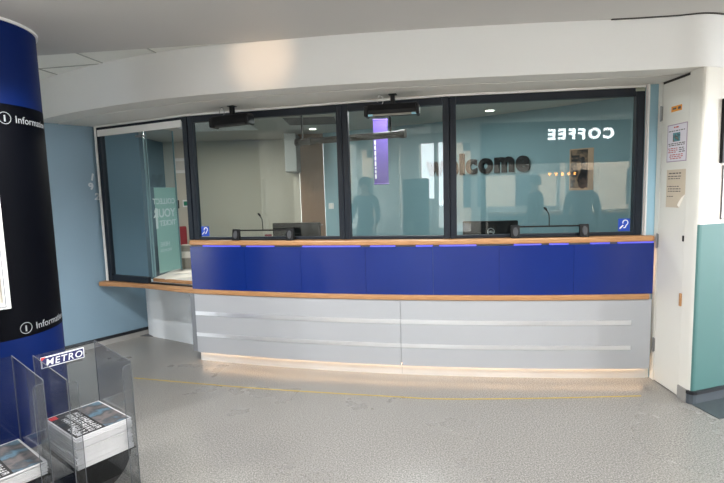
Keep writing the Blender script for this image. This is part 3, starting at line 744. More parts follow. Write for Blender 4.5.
bm = bmesh.new(); add_box(bm, -3.42, -3.3, 5.3, 8.3, 0, ZO); struct(obj('wall_office_left', bm, M['officedark']))
bm = bmesh.new(); add_box(bm, -1.05, -.95, 7.62, 8.2, 0, ZO); struct(obj('wall_return', bm, M['taupe']))
tl = [(-.56, 7.56), (.3, 7.10), (1.0, 6.765), (1.568, 6.34), (2.342, 5.695), (2.66, 5.376), (3.1, 4.8), (3.3, 4.2), (3.3, 3.8)]
bm = bmesh.new(); sweep(bm, tl, 0, .1, 0, ZO); struct(obj('wall_curved', bm, M['officeteal']))
d2 = sempty('door_2', (-.8, 7.6, 0))
bm = bmesh.new(); add_box(bm, -.94, -.565, 7.58, 7.63, .01, 2.3); obj('door_leaf', bm, M['brown'], d2, world=True)
bm = bmesh.new(); add_box(bm, -.95, -.555, 7.60, 7.64, 2.3, ZO); obj('door_head', bm, M['brown'], d2, world=True)
bm = bmesh.new(); add_tube(bm, [(-.62, 7.575, 1.0), (-.62, 7.545, 1.0), (-.70, 7.545, 1.0)], .009, 8); obj('door_handle', bm, M['steel'], d2, world=True)
# grey wall cabinet left of the brown door
t = thing('wall_cabinet', 'tall grey box fixed high on the wall left of the brown door', 'cabinet', (-1.05, 7.1, 1.8))
bm = bmesh.new(); add_box(bm, -1.09, -.92, 7.1, 7.6, 1.82, 2.38); obj('body', bm, mat('grey_box', (120, 124, 124), .5), t, bevel=.006, world=True)
bm = bmesh.new(); add_box(bm, -1.085, -.925, 7.09, 7.1, 1.83, 2.37); obj('cover', bm, mat('grey_cover', (140, 143, 142), .5), t, world=True)
# black rail hanging below the office ceiling
t = thing('ceiling_rail', 'black horizontal rail hung below the office ceiling behind the glass', 'rail', (-.2, 5.2, 2.02))
bm = bmesh.new(); ra, rb = Vector((-.66, 5.25, 2.05)), Vector((.42, 4.75, 2.05)); add_tube(bm, [ra, rb], .034, 14); obj('tube', bm, M['black'], t, smooth=False, world=True)
for p in (ra, ra + (rb - ra) * .12, rb):
    bm = bmesh.new(); add_tube(bm, [p - (rb - ra).normalized() * .02, p + (rb - ra).normalized() * .035], .042, 14); obj('collar', bm, M['black'], t, world=True)
for p in (ra + (rb - ra) * .05, rb - (rb - ra) * .1):
    bm = bmesh.new(); add_tube(bm, [p, (p.x, p.y, ZO)], .01, 8); obj('hanger', bm, M['black'], t, world=True)
# wall lettering
wt = thing('wall_sign', 'dark raised letters reading welcome on the teal office wall', 'sign', (1.5, 6.4, 1.705))
wd = Vector((2.342 - 1.2, 5.695 - 6.62)).normalized()
def wall_pt(s):                                            # walk along the curved wall from the letter c
    return s
letters = [('w', .93, .125 + .0), ('e', .0, 0), ('l', .0, 0), ('c', 0, 0), ('o', 0, 0), ('m', 0, 0), ('e', 0, 0)]
c0 = Vector((1.415, 6.443)); e1 = Vector((2.075, 5.909)); dirw = (e1 - c0).normalized(); span = (e1 - c0).length
widths = []; bms = []
for ch in 'welcome':
    b_ = text_bm(ch, .385, .018, .018); xs = [v.co.x for v in b_.verts]; widths.append((min(xs), max(xs))); bms.append(b_)
gap = .028
tot = sum(b - a for a, b in widths[3:]) + 3 * gap; k = span / tot
pos = []; s = 0
for i in range(3, 7): pos.append(s); s += (widths[i][1] - widths[i][0] + gap) * k
s = 0; pre = []
for i in (2, 1, 0): s -= (widths[i][1] - widths[i][0] + gap) * k; pre.append(s)
pos = pre[::-1] + pos
hx = max(v.co.y for v in bms[3].verts) - min(v.co.y for v in bms[3].verts)
def wall_at(s):                                            # point on the curved wall at signed distance s from c0, by plan intersection
    q = c0 + dirw * s
    best = None
    for a, b in zip(tl, tl[1:]):
        a = Vector(a); b = Vector(b); d = (b - a); nrm = Vector((dirw.y, -dirw.x)); den = d.x * nrm.y - d.y * nrm.x
        if abs(den) < 1e-9: continue
        w = q - a; u = (w.x * nrm.y - w.y * nrm.x) / den
        if -1e-6 <= u <= 1 + 1e-6:
            p = a + d * u
            if best is None or (p - q).length < (best[0] - q).length: best = (p, d.normalized())
    return best if best else (q, dirw)
for i, b_ in enumerate(bms):
    wmid = (widths[i][1] - widths[i][0]) * k / 2
    p, d = wall_at(pos[i] + wmid); n = Vector((d.y, -d.x))
    q = p + n * .0225 - d * wmid
    mm = frame_mtx((q.x, q.y, 1.707), (d.x, d.y, 0)) @ Matrix.Diagonal((k, .2 / hx, 1, 1)) @ Matrix.Translation((-widths[i][0], 0, 0))
    bmesh.ops.transform(b_, matrix=mm, verts=b_.verts); obj('letter_' + 'welcome'[i], b_, M['letter'], wt, world=True)
# poster on the teal wall
pp, pd = Vector((2.425, 5.575)), Vector((.19, -.18)).normalized()
pd = (Vector((2.66, 5.376)) - Vector((2.342, 5.695))).normalized(); pmm = wall_mtx((2.428, 5.609, 0), pd)
t = thing('poster', 'dark brown photo poster on the teal office wall below the reflected sign', 'poster', (2.52, 5.5, 1.45))
bm = bmesh.new(); add_box(bm, 0, .265, -.006, 0, 1.448, 1.918, pmm); obj('sheet', bm, M['posterb'], t, world=True)
bm = bmesh.new(); add_box(bm, .012, .205, -.0075, -.006, 1.475, 1.905, pmm); obj('photo', bm, M['posterp'], t, world=True)
bm = bmesh.new()
for r, ws in enumerate((.09, .075, .06, .05, .07)): add_box(bm, .022, .022 + ws, -.0085, -.0075, 1.82 - r * .045, 1.845 - r * .045, pmm)
obj('lettering', bm, mat('poster_ink', (22, 20, 20), .6), t, world=True)
bm = bmesh.new()
hp = [(.15, 1.80, .026), (.155, 1.745, .034), (.165, 1.66, .05), (.15, 1.56, .07)]
for x, z, r in hp:
    vs = [bm.verts.new(pmm @ Vector((x + r * math.cos(2 * PI * k / 18) * .8, -.0085, z + r * math.sin(2 * PI * k / 18) * (1.0 if r < .04 else 1.4)))) for k in range(18)]; bm.faces.new(vs)
obj('figure', bm, mat('poster_figure', (30, 29, 33), .6), t, world=True)
# light switch
sp = Vector((-.455, 7.505)); sdir = (Vector((.3, 7.10)) - Vector((-.56, 7.56))).normalized(); sm = wall_mtx((-.50, 7.528, 0), sdir)
t = thing('light_switch', 'white light switch on the teal office wall beside the brown door', 'switch', (-.48, 7.5, 1.25))
bm = bmesh.new(); add_box(bm, 0, .09, -.012, 0, 1.25, 1.34, sm); obj('plate', bm, M['trimw'], t, bevel=.003, world=True)
bm = bmesh.new(); add_box(bm, .03, .06, -.017, -.012, 1.27, 1.32, sm); obj('rocker', bm, M['cream'], t, world=True)
# ceiling lamps in the office
def downlight(x, y, label, zc=ZO, r=.05):
    t = thing('ceiling_light', label, 'ceiling light', (x, y, zc), group='office downlights')
    bm = bmesh.new(); add_lathe(bm, [(r + .015, -.006), (r + .02, 0)], 0, 0, 24); obj('trim_ring', bm, M['trimw'], t)
    bm = bmesh.new(); add_lathe(bm, [(r, -.009), (r, -.0061)], 0, 0, 24); obj('diffuser', bm, M['lamp'], t)
downlight(-.66, 7.0, 'small round downlight in the office ceiling in front of the brown door')
downlight(1.56, 5.82, 'small round downlight in the office ceiling above the welcome letters')
t = thing('ceiling_vent', 'white slatted air vent in the office ceiling behind the second window', 'vent', (-.6, 6.2, ZO))
bm = bmesh.new(); add_box(bm, -.35, .35, -.35, .35, -.012, 0); obj('frame', bm, M['officeceil'], t)
for k in range(7):
    bm = bmesh.new(); add_box(bm, -.31, .31, -.3 + k * .09, -.265 + k * .09, -.018, -.012); obj('slat', bm, M['txtgrey'], t)
t = thing('alarm_sounder', 'red alarm sounder under the office ceiling near the middle mullion', 'alarm', (1.05, 5.8, ZO))
bm = bmesh.new(); add_box(bm, -.05, .05, -.05, .05, -.10, -.03); obj('body', bm, M['red'], t, bevel=.012)
bm = bmesh.new(); add_lathe(bm, [(.045, -.03), (.05, 0)], 0, 0, 20); obj('base', bm, M['trimw'], t)
# desk along the inside of the counter
t = thing('staff_worktop', 'long white worktop behind the glass on the staff side of the counter', 'worktop', (0, 4.4, 0))
dk = carc(-1.45, 2.05, 24)
bm = bmesh.new(); sweep(bm, dk, .26, .95, .955, .985); obj('top', bm, M['deskw'], t, world=True)
for x in (-1.35, -.2, .9, 1.95):
    bm = bmesh.new(); add_box(bm, x, x + .03, yc(x) + .5, yc(x) + .92, .006, .955); obj('leg', bm, M['endgrey'], t, world=True)
ZD = .985
t = thing('side_desk', 'white desk top with papers behind the opened left window', 'desk', (-2.0, 4.95, 0))
bm = bmesh.new(); add_prism(bm, [(-2.07, 4.69), (-1.56, 4.45), (-1.56, 5.0), (-1.75, 5.5), (-2.06, 5.5)], .686, .712); obj('desk_top', bm, M['deskw'], t, world=True)
bm = bmesh.new(); add_prism(bm, [(-2.06, 4.655), (-1.57, 4.42), (-1.565, 4.435), (-2.05, 4.675)], .684, .714); obj('wood_edge', bm, M['wood'], t, world=True)
for p in ((-2.0, 5.44), (-1.65, 5.1)):
    bm = bmesh.new(); add_box(bm, p[0] - .02, p[0] + .02, p[1] - .02, p[1] + .02, .006, .686); obj('leg', bm, M['endgrey'], t, world=True)
for i, (x, y, r, lab) in enumerate(((-1.80, 4.72, .3, 'loose white paper sheet nearest the opened left window on the side desk'), (-1.78, 5.0, -.2, 'loose white paper sheet at the back of the side desk'))):
    bm = bmesh.new(); add_box(bm, -.15, .15, -.105, .105, 0, .003); o = obj('paper_sheet', bm, M['cream']); o.location = (x, y, .7135); o.rotation_euler = (0, 0, r); tag(o, lab, 'paper', 'papers on the side desk')
t = thing('box_file', 'grey speckled box file standing on the side desk inside the opened window', 'box file', (-1.935, 5.30, .7125), -.1)
bm = bmesh.new(); add_box(bm, -.075, .075, -.05, .05, 0, .26); obj('case', bm, mat('grey_speckle', (150, 146, 136), .8, var=.25, scale=60), t, bevel=.004)
bm = bmesh.new(); add_box(bm, -.05, .05, -.053, -.05, .12, .19); obj('paper_tag', bm, M['cream'], t)
# bits on the cream back wall seen through the open window
def flat(name, label, cat, x0, x1, z0, z1, m_, inner=None, y=8.2, d=.03):
    t = thing(name, label, cat, ((x0 + x1) / 2, y, z0)); bm = bmesh.new(); add_box(bm, x0, x1, y - d, y, z0, z1); obj('body', bm, m_, t, bevel=.002, world=True)
    if inner:
        bm = bmesh.new(); w = x1 - x0; h = z1 - z0; add_box(bm, x0 + w * .12, x1 - w * .12, y - d - .004, y - d, z0 + h * .2, z1 - h * .2); obj('face', bm, inner, t, world=True)
flat('exit_sign', 'small white sign with a green face on the cream office wall', 'sign', -3.02, -2.86, 1.33, 1.45, M['trimw'], M['green'])
flat('switch_box', 'dark switch box beside the green faced sign on the cream wall', 'box', -3.19, -3.09, 1.31, 1.45, M['black'], M['meshg'])
flat('notice_board', 'pale blank notice sheet high on the cream office wall', 'notice', -3.12, -2.90, 1.9, 2.15, M['soffit'], M['officeceil'])
flat('yellow_sign', 'tall yellow strip sign on the cream wall at the edge of the opening', 'sign', -2.93, -2.885, .9, 1.25, mat('yellow_card', (226, 190, 60), .6), mat('yellow_card_face', (232, 200, 84), .6), d=.01)
t = thing('swivel_chair', 'dark red office chair seen through the opened left window', 'chair', (-2.86, 7.6, .006), .9)
bm = bmesh.new(); add_box(bm, -.2, .2, .16, .21, .62, 1.02); obj('backrest', bm, M['redc'], t, bevel=.02)
bm = bmesh.new(); add_box(bm, -.23, .23, -.22, .2, .45, .53); obj('seat', bm, M['redc'], t, bevel=.02)
bm = bmesh.new(); add_tube(bm, [(0, 0, .08), (0, 0, .45)], .025, 10); obj('stem', bm, M['black'], t)
bm = bmesh.new(); add_tube(bm, [(0, .1, .45), (0, .23, .5), (0, .225, .7)], .015, 8); obj('back_bar', bm, M['black'], t)
for k in range(5):
    a = 2 * PI * k / 5; bm = bmesh.new(); add_tube(bm, [(0, 0, .09), (.27 * math.cos(a), .27 * math.sin(a), .05)], .016, 8); add_tube(bm, [(.27 * math.cos(a) - .02, .27 * math.sin(a), .025), (.27 * math.cos(a) + .02, .27 * math.sin(a), .025)], .025, 10); obj('leg', bm, M['black'], t)
# monitors
def monitor(x, y, rot, w, h, ztop, label, logo):
    t = thing('monitor', label, 'monitor', (x, y, ZD), rot, group='office monitors')
    zt = ztop - ZD
    bm = bmesh.new(); add_box(bm, -w / 2, w / 2, -.02, .02, zt - h, zt); sc_ = obj('shell', bm, M['screen'], t, bevel=.008)
    bm = bmesh.new(); add_box(bm, -w / 2 + .01, w / 2 - .01, .02, .023, zt - h + .012, zt - .01); obj('screen', bm, mat('dark_glass', (10, 12, 16), .1), t)
    bm = bmesh.new(); add_box(bm, -.04, .04, -.04, -.02, .012, zt - h * .45); obj('stand', bm, M['black'], t)
    bm = bmesh.new(); add_box(bm, -.12, .12, -.11, .08, 0, .012); obj('base', bm, M['black'], t, bevel=.004)
    if logo:
        zc = zt - h * .42
        bm = bmesh.new(); add_tube(bm, [(.0 + .028 * math.cos(2 * PI * k / 28), -.0445, zc + .028 * math.sin(2 * PI * k / 28)) for k in range(29)], .0022, 6)
        # emblem plate stands proud of the stand column
        lg = obj('round_logo', bm, mat('logo_silver', (215, 220, 224), .35), t)
        bm = bmesh.new(); add_tube(bm, [(0, -.0438, zc), (0, -.0205, zc)], .029, 24); obj('logo_plate', bm, M['screen'], t)
        obj('logo_lettering', text_bm('DELL', .022, .0005, .0006, align='CENTER', mtx=frame_mtx((0, -.0446, zc - .008), (1, 0, 0))), mat('logo_silver_text', (215, 220, 224), .35), t)
monitor(-.60, 4.42, -.22, .46, .21, 1.235, 'black monitor seen from behind, behind the left intercom', False)
monitor(1.10, 4.10, -.12, .46, .21, 1.222, 'black monitor with a round logo on its back behind the right intercom', True)
# small things on the desk
bm = bmesh.new(); add_lathe(bm, [(.062, 0), (.068, .03), (.06, .07), (.035, .095), (.004, .102)], 0, 0, 24)
o = obj('bag', bm, M['bag'], smooth=True); o.location = (-1.34, 4.62, ZD); tag(o, 'small rounded black bag on the desk beside the left ear sticker', 'bag')
bm = bmesh.new()
for s in (0,):
    v = [bm.verts.new(p) for p in ((0, 0, 0), (.085, 0, 0), (.085, .03, 0), (0, .03, 0), (.0, .01, .11), (.03, .01, .13), (.03, .02, .13), (0, .02, .11))]
    for q in ((0, 1, 5, 4), (1, 2, 6, 5), (2, 3, 7, 6), (3, 0, 4, 7), (4, 5, 6, 7), (3, 2, 1, 0)): bm.faces.new([v[i] for i in q])
o = obj('folder', bm, M['redc'], bevel=.003); o.location = (-1.26, 4.60, ZD); tag(o, 'dark red leaning folder next to the small black bag', 'folder')
t = thing('cup', 'small red cup on the desk beside the left gooseneck microphone', 'cup', (-.86, 4.40, ZD))
bm = bmesh.new(); add_lathe(bm, [(.024, 0), (.03, .05), (.033, .15), (.028, .151), (.024, .10)], 0, 0, 20); obj('body', bm, M['redc'], t, smooth=True)
bm = bmesh.new(); add_tube(bm, [(.03, 0, .12), (.052, 0, .11), (.052, 0, .06), (.03, 0, .05)], .005, 6); obj('handle', bm, M['redc'], t)

# ------------------------------------------------------------------ the lobby behind the camera (seen in the glass)
def facade_wall(name, axis, val, thick, lo, hi, ztop, holes):  # wall with rectangular openings; holes: (a,b,z0,z1) sorted along the wall
    bm = bmesh.new(); cur = lo
    def b(a0, a1, z0, z1):
        if a1 - a0 < 1e-4 or z1 - z0 < 1e-4: return
        if axis == 'y': add_box(bm, a0, a1, val, val + thick, z0, z1)
        else: add_box(bm, val, val + thick, a0, a1, z0, z1)
    for a0, a1, z0, z1 in holes:
        b(cur, a0, 0, ztop); b(a0, a1, 0, z0); b(a0, a1, z1, ztop); cur = a1
    b(cur, hi, 0, ztop); return struct(obj(name, bm, M['lobbywall']))
facade_wall('wall_rear', 'y', -8.7, .2, -6.2, 6.7, 3.4, [(-6.0, -5.5, .3, 3.0), (-4.52, -4.42, .2, 3.1), (-3.75, -3.2, 1.2, 3.1), (-3.1, -2.65, .2, 3.1), (.85, 1.30, .1, 3.0), (1.5, 3.95, .9, 1.9), (4.05, 4.22, .9, 2.6), (4.4, 6.3, .2, 2.2)])
facade_wall('wall_lobby_left', 'x', -6.2, .2, -8.5, 5.0, 3.4, [(-8.2, -5.6, .2, 3.2), (-1.25, -.3, 1.15, 2.7), (.0, .42, .3, 2.6), (1.0, 3.4, .2, 2.45)])
facade_wall('wall_lobby_right', 'x', 6.5, .2, -8.5, 5.0, 3.4, [(-7.8, -4.2, .2, 3.2), (-3.8, -.6, .2, 3.2), (-.2, 3.6, .2, 2.45)])
bm = bmesh.new(); add_box(bm, -40, 40, -40, 30, -.3, -.13); struct(obj('ground', bm, M['asphalt']))
for x0_, x1_, lab_ in ((-22, -6.5, 'long pale stone building across the street, left of the gap'), (.4, 20, 'long pale stone building across the street, right of the gap')):
    t = thing('street_building', lab_, 'building', ((x0_ + x1_) / 2, -16, -.13))
    bm = bmesh.new(); add_box(bm, x0_, x1_, -17, -16, -.13, 9); obj('front_wall', bm, M['brick'], t, world=True)
    for r_ in range(3):
        xx = x0_ + .8
        while xx < x1_ - 1.6:
            bm = bmesh.new(); add_box(bm, xx, xx + 1.0, -16.02, -15.99, .6 + r_ * 2.7, 2.2 + r_ * 2.7); obj('window', bm, M['kiosk'], t, world=True); xx += 2.4
# coffee kiosk
kd = Vector((3.93 - 1.27, -2.40 + 1.86)).normalized(); km = wall_mtx((3.93, -2.40, 0), -kd)     # local -y faces the counter
kt = thing('coffee_kiosk', 'coffee kiosk with a dark fascia and lit white sign letters facing the counter', 'kiosk', (2.6, -2.2, 0))
kw = 2.72
bm = bmesh.new(); add_box(bm, -1.3, kw, 0, .12, 1.94, 2.72, km); obj('fascia', bm, M['kiosk'], kt, world=True)
bm = bmesh.new(); add_box(bm, -.6, kw - .3, .05, .65, 0, .95, km); obj('bar_front', bm, M['kiosk'], kt, world=True)
bm = bmesh.new(); add_box(bm, -.65, kw - .25, 0, .7, .95, 1.0, km); obj('bar_top', bm, M['wood'], kt, world=True)
for x in (-1.25, kw - .08):
    bm = bmesh.new(); add_box(bm, x, x + .08, .02, .10, 0, 1.94, km); obj('post', bm, M['kiosk'], kt, world=True)
tb = text_bm('COFFEE', .26, .008, .010, spacing=1.36); xs = [v.co.x for v in tb.verts]; ys = [v.co.y for v in tb.verts]
kL = km.inverted() @ Vector((3.72, -2.355, 0)); kR = km.inverted() @ Vector((2.49, -2.11, 0))
sx = abs(kR.x - kL.x) / (max(xs) - min(xs)); sy = .205 / (max(ys) - min(ys)); xl = min(kL.x, kR.x)
bmesh.ops.transform(tb, matrix=km @ frame_mtx((xl - min(xs) * sx, -.014, 2.385), (1, 0, 0)) @ Matrix.Diagonal((sx, sy, 1, 1)), verts=tb.verts)
obj('sign_lettering', tb, M['kiosklet'], kt, world=True)
tb = text_bm('A', .26, .008, .002); bmesh.ops.transform(tb, matrix=km @ frame_mtx((xl - .52, -.014, 2.385), (1, 0, 0)) @ Matrix.Diagonal((sx, sy, 1, 1)), verts=tb.verts)
obj('sign_lettering', tb, M['kiosklet'], kt, world=True)
pl = None
for i in range(6):
    p = Vector((2.60, -2.46)).lerp(Vector((3.22, -2.58)), i / 5)
    t = thing('pendant_lamp', 'small warm pendant bulb hanging in a row above the kiosk bar', 'lamp', (p.x, p.y, 1.74), group='kiosk pendant bulbs')
    bm = bmesh.new(); add_lathe(bm, [(.012, -.035), (.028, -.012), (.026, .012), (.012, .03)], 0, 0, 14); obj('bulb', bm, M['bulb'], t, smooth=True)
    bm = bmesh.new(); add_tube(bm, [(0, 0, .03), (0, 0, 1.66)], .004, 6); obj('cord', bm, M['black'], t)
# purple banner and grey totem
t = thing('hanging_banner', 'narrow purple banner hanging from the office ceiling behind the third window', 'banner', (.235, 5.3, 1.58))
bm = bmesh.new(); add_box(bm, .155, .312, 5.297, 5.303, 1.58, 2.27); obj('cloth', bm, M['purple'], t, world=True)
for z in (1.58, 2.27):
    bm = bmesh.new(); add_tube(bm, [(.15, 5.3, z), (.317, 5.3, z)], .008, 8); obj('batten', bm, M['purple'], t, world=True)
for x in (.17, .30):
    bm = bmesh.new(); add_tube(bm, [(x, 5.3, 2.27), (x, 5.3, ZO)], .002, 6); obj('cord', bm, M['steel'], t, world=True)
bm = bmesh.new(); rn = random.Random(5); z = 2.1
while z > 1.64:
    hh = rn.uniform(.02, .05); add_box(bm, .165, .180, 5.2955, 5.297, z - hh, z); z -= hh + .012
obj('lettering', bm, M['metrow'], t, world=True)
t = thing('ticket_machine', 'grey ticket machine standing in the lobby behind the camera', 'machine', (-1.35, -1.3, 0), math.radians(165))
bm = bmesh.new(); add_box(bm, -.24, .24, -.2, .2, 0, 1.72); obj('body', bm, M['totem'], t, bevel=.02)
bm = bmesh.new(); add_box(bm, -.19, .19, -.21, -.2, 1.0, 1.55); obj('screen', bm, mat('machine_screen', (46, 62, 64), .2), t)
bm = bmesh.new(); add_box(bm, -.12, .02, -.212, -.2, .75, .9); obj('slot', bm, M['black'], t)
bm = bmesh.new(); add_box(bm, .05, .16, -.215, -.2, .72, .92); obj('keypad', bm, M['steel'], t)

# people waiting in the lobby, seen only as dark shapes in the glass
def person(loc, rot, h, label, top, bag=False, arm=0.0):
    k = h / 1.75
    V = []; E = []; R = []
    def v(p, r): V.append(Vector(p) * k); R.append(r * k); return len(V) - 1
    def e(a, b): E.append((a, b))
    pel = v((0, 0, .95), .15); wst = v((0, 0, 1.08), .135); chest = v((0, -.01, 1.28), .155); sh = v((0, 0, 1.42), .11); nk = v((0, -.01, 1.50), .052); hd = v((0, -.015, 1.60), .075); hd2 = v((0, -.02, 1.68), .085); cr = v((0, -.01, 1.735), .04)
    for a, b in ((pel, wst), (wst, chest), (chest, sh), (sh, nk), (nk, hd), (hd, hd2), (hd2, cr)): e(a, b)
    for s in (-1, 1):
        hip = v((s * .09, 0, .88), .098); kn = v((s * .105, -.015, .49), .062); an = v((s * .11, .01, .09), .042); toe = v((s * .125, -.14, .035), .035)
        e(pel, hip); e(hip, kn); e(kn, an); e(an, toe)
        sl = v((s * .17, 0, 1.40), .07); el = v((s * .225, .02 - arm * .05, 1.12), .045); wr = v((s * .215, -.05 - arm * .2, .88 + arm * .2), .029); pm_ = v((s * .212, -.075 - arm * .24, .81 + arm * .23), .03)
        e(sh, sl); e(sl, el); e(el, wr); e(wr, pm_)
        for q, (dy, ln) in enumerate(((-.030, .072), (-.012, .082), (.006, .076), (.022, .06))):
            a = v((s * .208, -.08 + dy - arm * .25, .775 + arm * .23), .009); b = v((s * .20, -.092 + dy - arm * .27, .775 - ln * .6 + arm * .23), .008); c = v((s * .188, -.10 + dy - arm * .28, .775 - ln + arm * .23), .007)
            e(pm_, a); e(a, b); e(b, c)
        a = v((s * .20, -.115 - arm * .25, .825 + arm * .23), .010); b = v((s * .192, -.128 - arm * .27, .79 + arm * .23), .008); e(pm_, a); e(a, b)
    me = bpy.data.meshes.new('person'); me.from_pydata(V, E, []); o = bpy.data.objects.new('person', me); COL.objects.link(o)
    sk_ = o.modifiers.new('s', 'SKIN'); sk_.use_smooth_shade = True
    for d_, r in zip(me.skin_vertices[0].data, R): d_.radius = (r, r * .82 if r > .1 * k else r)
    me.skin_vertices[0].data[0].use_root = True
    sub = o.modifiers.new('u', 'SUBSURF'); sub.levels = sub.render_levels = 1
    dg = bpy.context.evaluated_depsgraph_get(); dg.update(); m2_ = bpy.data.meshes.new_from_object(o.evaluated_get(dg))
    o.modifiers.clear(); o.data = m2_; bpy.data.meshes.remove(me)
    m2_.materials.clear()
    for q in (M['skin'], top, M['jeans'], M['shoe']): m2_.materials.append(q)
    for p in m2_.polygons:
        z = p.center.z / k; x = abs(p.center.x) / k; p.use_smooth = True
        p.material_index = 0 if z > 1.475 or (x > .17 and z < .885 + arm * .2 and z > .5) else (1 if z > .93 or x > .18 and z > .5 else (2 if z > .09 else 3))
    o.location = (*loc, 0); o.rotation_euler = (0, 0, rot); tag(o, label, 'person')
    bm = bmesh.new(); add_lathe(bm, [(.088, 1.60), (.1, 1.66), (.094, 1.72), (.06, 1.765), (.01, 1.778)], 0, .012, 20)
    bmesh.ops.transform(bm, matrix=Matrix.Scale(k, 4), verts=bm.verts); obj('hair', bm, M['hair'], o, smooth=True)
    bm = bmesh.new()
    for s in (-1, 1): add_lathe(bm, [(.004, 1.633), (.010, 1.64), (.004, 1.647)], s * .032, -.096, 8)
    add_tube(bm, [(-.025, -.088, 1.575), (.025, -.088, 1.575)], .006, 6)
    bmesh.ops.transform(bm, matrix=Matrix.Scale(k, 4), verts=bm.verts); obj('eyes_and_mouth', bm, M['hair'], o)
    bm = bmesh.new(); add_tube(bm, [(0, -.088, 1.635), (0, -.112, 1.605), (0, -.09, 1.598)], [.008, .014, .008], 8)
    for s in (-1, 1): add_tube(bm, [(s * .083, 0, 1.60), (s * .092, .005, 1.63), (s * .085, .008, 1.655)], [.008, .014, .01], 8)
    bmesh.ops.transform(bm, matrix=Matrix.Scale(k, 4), verts=bm.verts); obj('nose_and_ears', bm, M['skin'], o, smooth=True)
    return o
person((-4.8, .25), PI * .9, 1.78, 'person in a charcoal coat standing by the lobby side windows', M['cloth1'])
person((-1.62, .42), PI * .95, 1.72, 'person in a navy jacket standing left of the camera', M['cloth2'], arm=.6)
person((2.52, .33), PI * 1.05, 1.70, 'person in a grey jumper standing in front of the coffee kiosk', M['cloth3'])
person((2.14, -1.25), PI * 1.4, 1.68, 'person in a dark coat queueing at the coffee kiosk', M['cloth1'], arm=.3)

# ------------------------------------------------------------------ lamps and daylight
def fill_panel_light(x, y, z, sx_, sy_, power, col_, label, zoff=.02):
    t = thing('fill_panel', label, 'ceiling light', (x, y, z))
    bm = bmesh.new(); add_box(bm, -sx_ / 2 - .03, sx_ / 2 + .03, -sy_ / 2 - .03, sy_ / 2 + .03, -.012, 0); obj('tray', bm, M['trimw'], t)
    l = bpy.data.lights.new('fill_panel_lamp', 'AREA'); l.shape = 'RECTANGLE'; l.size = sx_; l.size_y = sy_; l.energy = power; l.color = col_
    o = bpy.data.objects.new('fill_panel_lamp', l); COL.objects.link(o); o.parent = t; o.location = (0, 0, -zoff)
    return t
fill_panel_light(-2.6, -3.0, 3.4, 1.2, 1.2, 125, (1, .99, .97), 'added square fill light panel over the left of the lobby')  # lobby panels are added fill lamps on the unseen high ceiling
fill_panel_light(2.4, -4.6, 3.4, 1.2, 1.2, 125, (1, .99, .97), 'added square fill light panel over the right of the lobby')
fill_panel_light(-.2, -6.2, 3.4, 1.2, 1.2, 125, (1, .99, .97), 'added square fill light panel near the rear lobby wall')
for x_, y_, lab_ in ((-3.3, 1.6, 'leftmost'), (-1.25, 2.35, 'second from the left'), (0.2, 1.95, 'middle'), (1.75, 1.95, 'fourth from the left'), (3.6, 1.6, 'rightmost')):  # fill lamps added out of view to brighten floor, counter and bulkhead
    t = thing('ceiling_light', 'added small round fill downlight over the foreground floor, ' + lab_ + ' of its row', 'ceiling light', (x_, y_, ZC))
    bm = bmesh.new(); add_lathe(bm, [(.06, -.008), (.068, 0)], 0, 0, 24); obj('trim_ring', bm, M['trimw'], t)
    l = bpy.data.lights.new('fill_downlight_lamp', 'SPOT'); l.energy = 170 if lab_.startswith(('second', 'leftmost')) else 95; l.color = (1, 1, 1); l.spot_size = math.radians(150); l.spot_blend = .5; l.shadow_soft_size = .05
    o = bpy.data.objects.new('fill_downlight_lamp', l); COL.objects.link(o); o.parent = t; o.location = (0, 0, -.07)
fill_panel_light(-1.9, 6.4, ZO, .9, .9, 48, (1, .95, .86), 'added square fill light panel in the office by the cream wall')  # office panels are added fill lamps, besides the small round downlights
fill_panel_light(.6, 5.1, ZO, .9, .5, 42, (1, .97, .93), 'added square fill light panel in the office behind the counter')
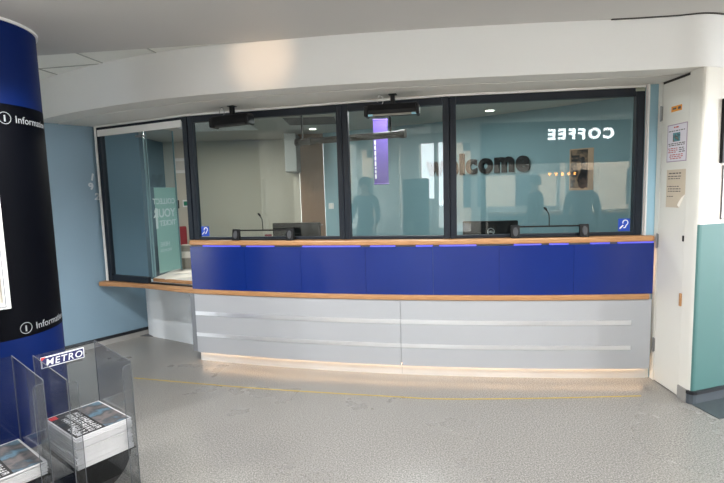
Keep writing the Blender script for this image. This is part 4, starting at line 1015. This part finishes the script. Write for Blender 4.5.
# warm spotlight that washes the bulkhead
t = thing('spotlight', 'small black ceiling spotlight aimed at the curved bulkhead', 'spotlight', (-.35, 1.0, ZC))
bm = bmesh.new(); add_lathe(bm, [(.04, -.02), (.045, 0)], 0, 0, 20); obj('base', bm, M['black'], t)
bm = bmesh.new(); add_tube(bm, [(-.0, -.04, -.05), (-.01, .05, -.065)], .03, 14); obj('head', bm, M['black'], t)
l = bpy.data.lights.new('warm_lamp', 'SPOT'); l.energy = 120; l.color = (1, .68, .42); l.spot_size = math.radians(14.5); l.spot_blend = 1.0; l.shadow_soft_size = .03
o = bpy.data.objects.new('warm_lamp', l); COL.objects.link(o); o.location = (-.37, 1.08, ZC - .07)
o.rotation_euler = (Vector((-.66, 3.44, 2.43)) - o.location).to_track_quat('-Z', 'Y').to_euler(); o.parent = t; o.matrix_parent_inverse = Matrix.Translation(t.location).inverted()

w = bpy.data.worlds.new('overcast_sky'); S.world = w; w.use_nodes = True
nt = w.node_tree; bg = nt.nodes['Background']; bg.inputs['Color'].default_value = (.93, .97, 1, 1); bg.inputs['Strength'].default_value = 12.0

# ------------------------------------------------------------------ camera
cam = bpy.data.cameras.new('camera'); cam.sensor_fit = 'HORIZONTAL'; cam.sensor_width = 36; cam.lens = 36 * 480 / 724; cam.clip_start = .02
co = bpy.data.objects.new('camera', cam); COL.objects.link(co)
p, r = math.radians(5.9), math.radians(-1.66)
Rr = Matrix(((math.cos(r), -math.sin(r), 0), (math.sin(r), math.cos(r), 0), (0, 0, 1)))
dn = Rr @ Vector((0, math.cos(p), math.sin(p)))
Zw = -dn; fz = Vector((0, 0, 1)); Yw = (fz - fz.dot(dn) * dn).normalized(); Xw = Yw.cross(Zw)
if Xw.x < 0: Xw = -Xw
W = Matrix((Xw, Yw, Zw))
m4_ = (W @ Matrix(((1, 0, 0), (0, -1, 0), (0, 0, -1)))).to_4x4(); m4_.translation = Vector((0, 0, 1.5))
co.matrix_world = m4_
S.camera = co
S.cycles.max_bounces = 10; S.cycles.transparent_max_bounces = 24; S.cycles.caustics_reflective = False; S.cycles.caustics_refractive = False
S.cycles.sample_clamp_indirect = 6.0
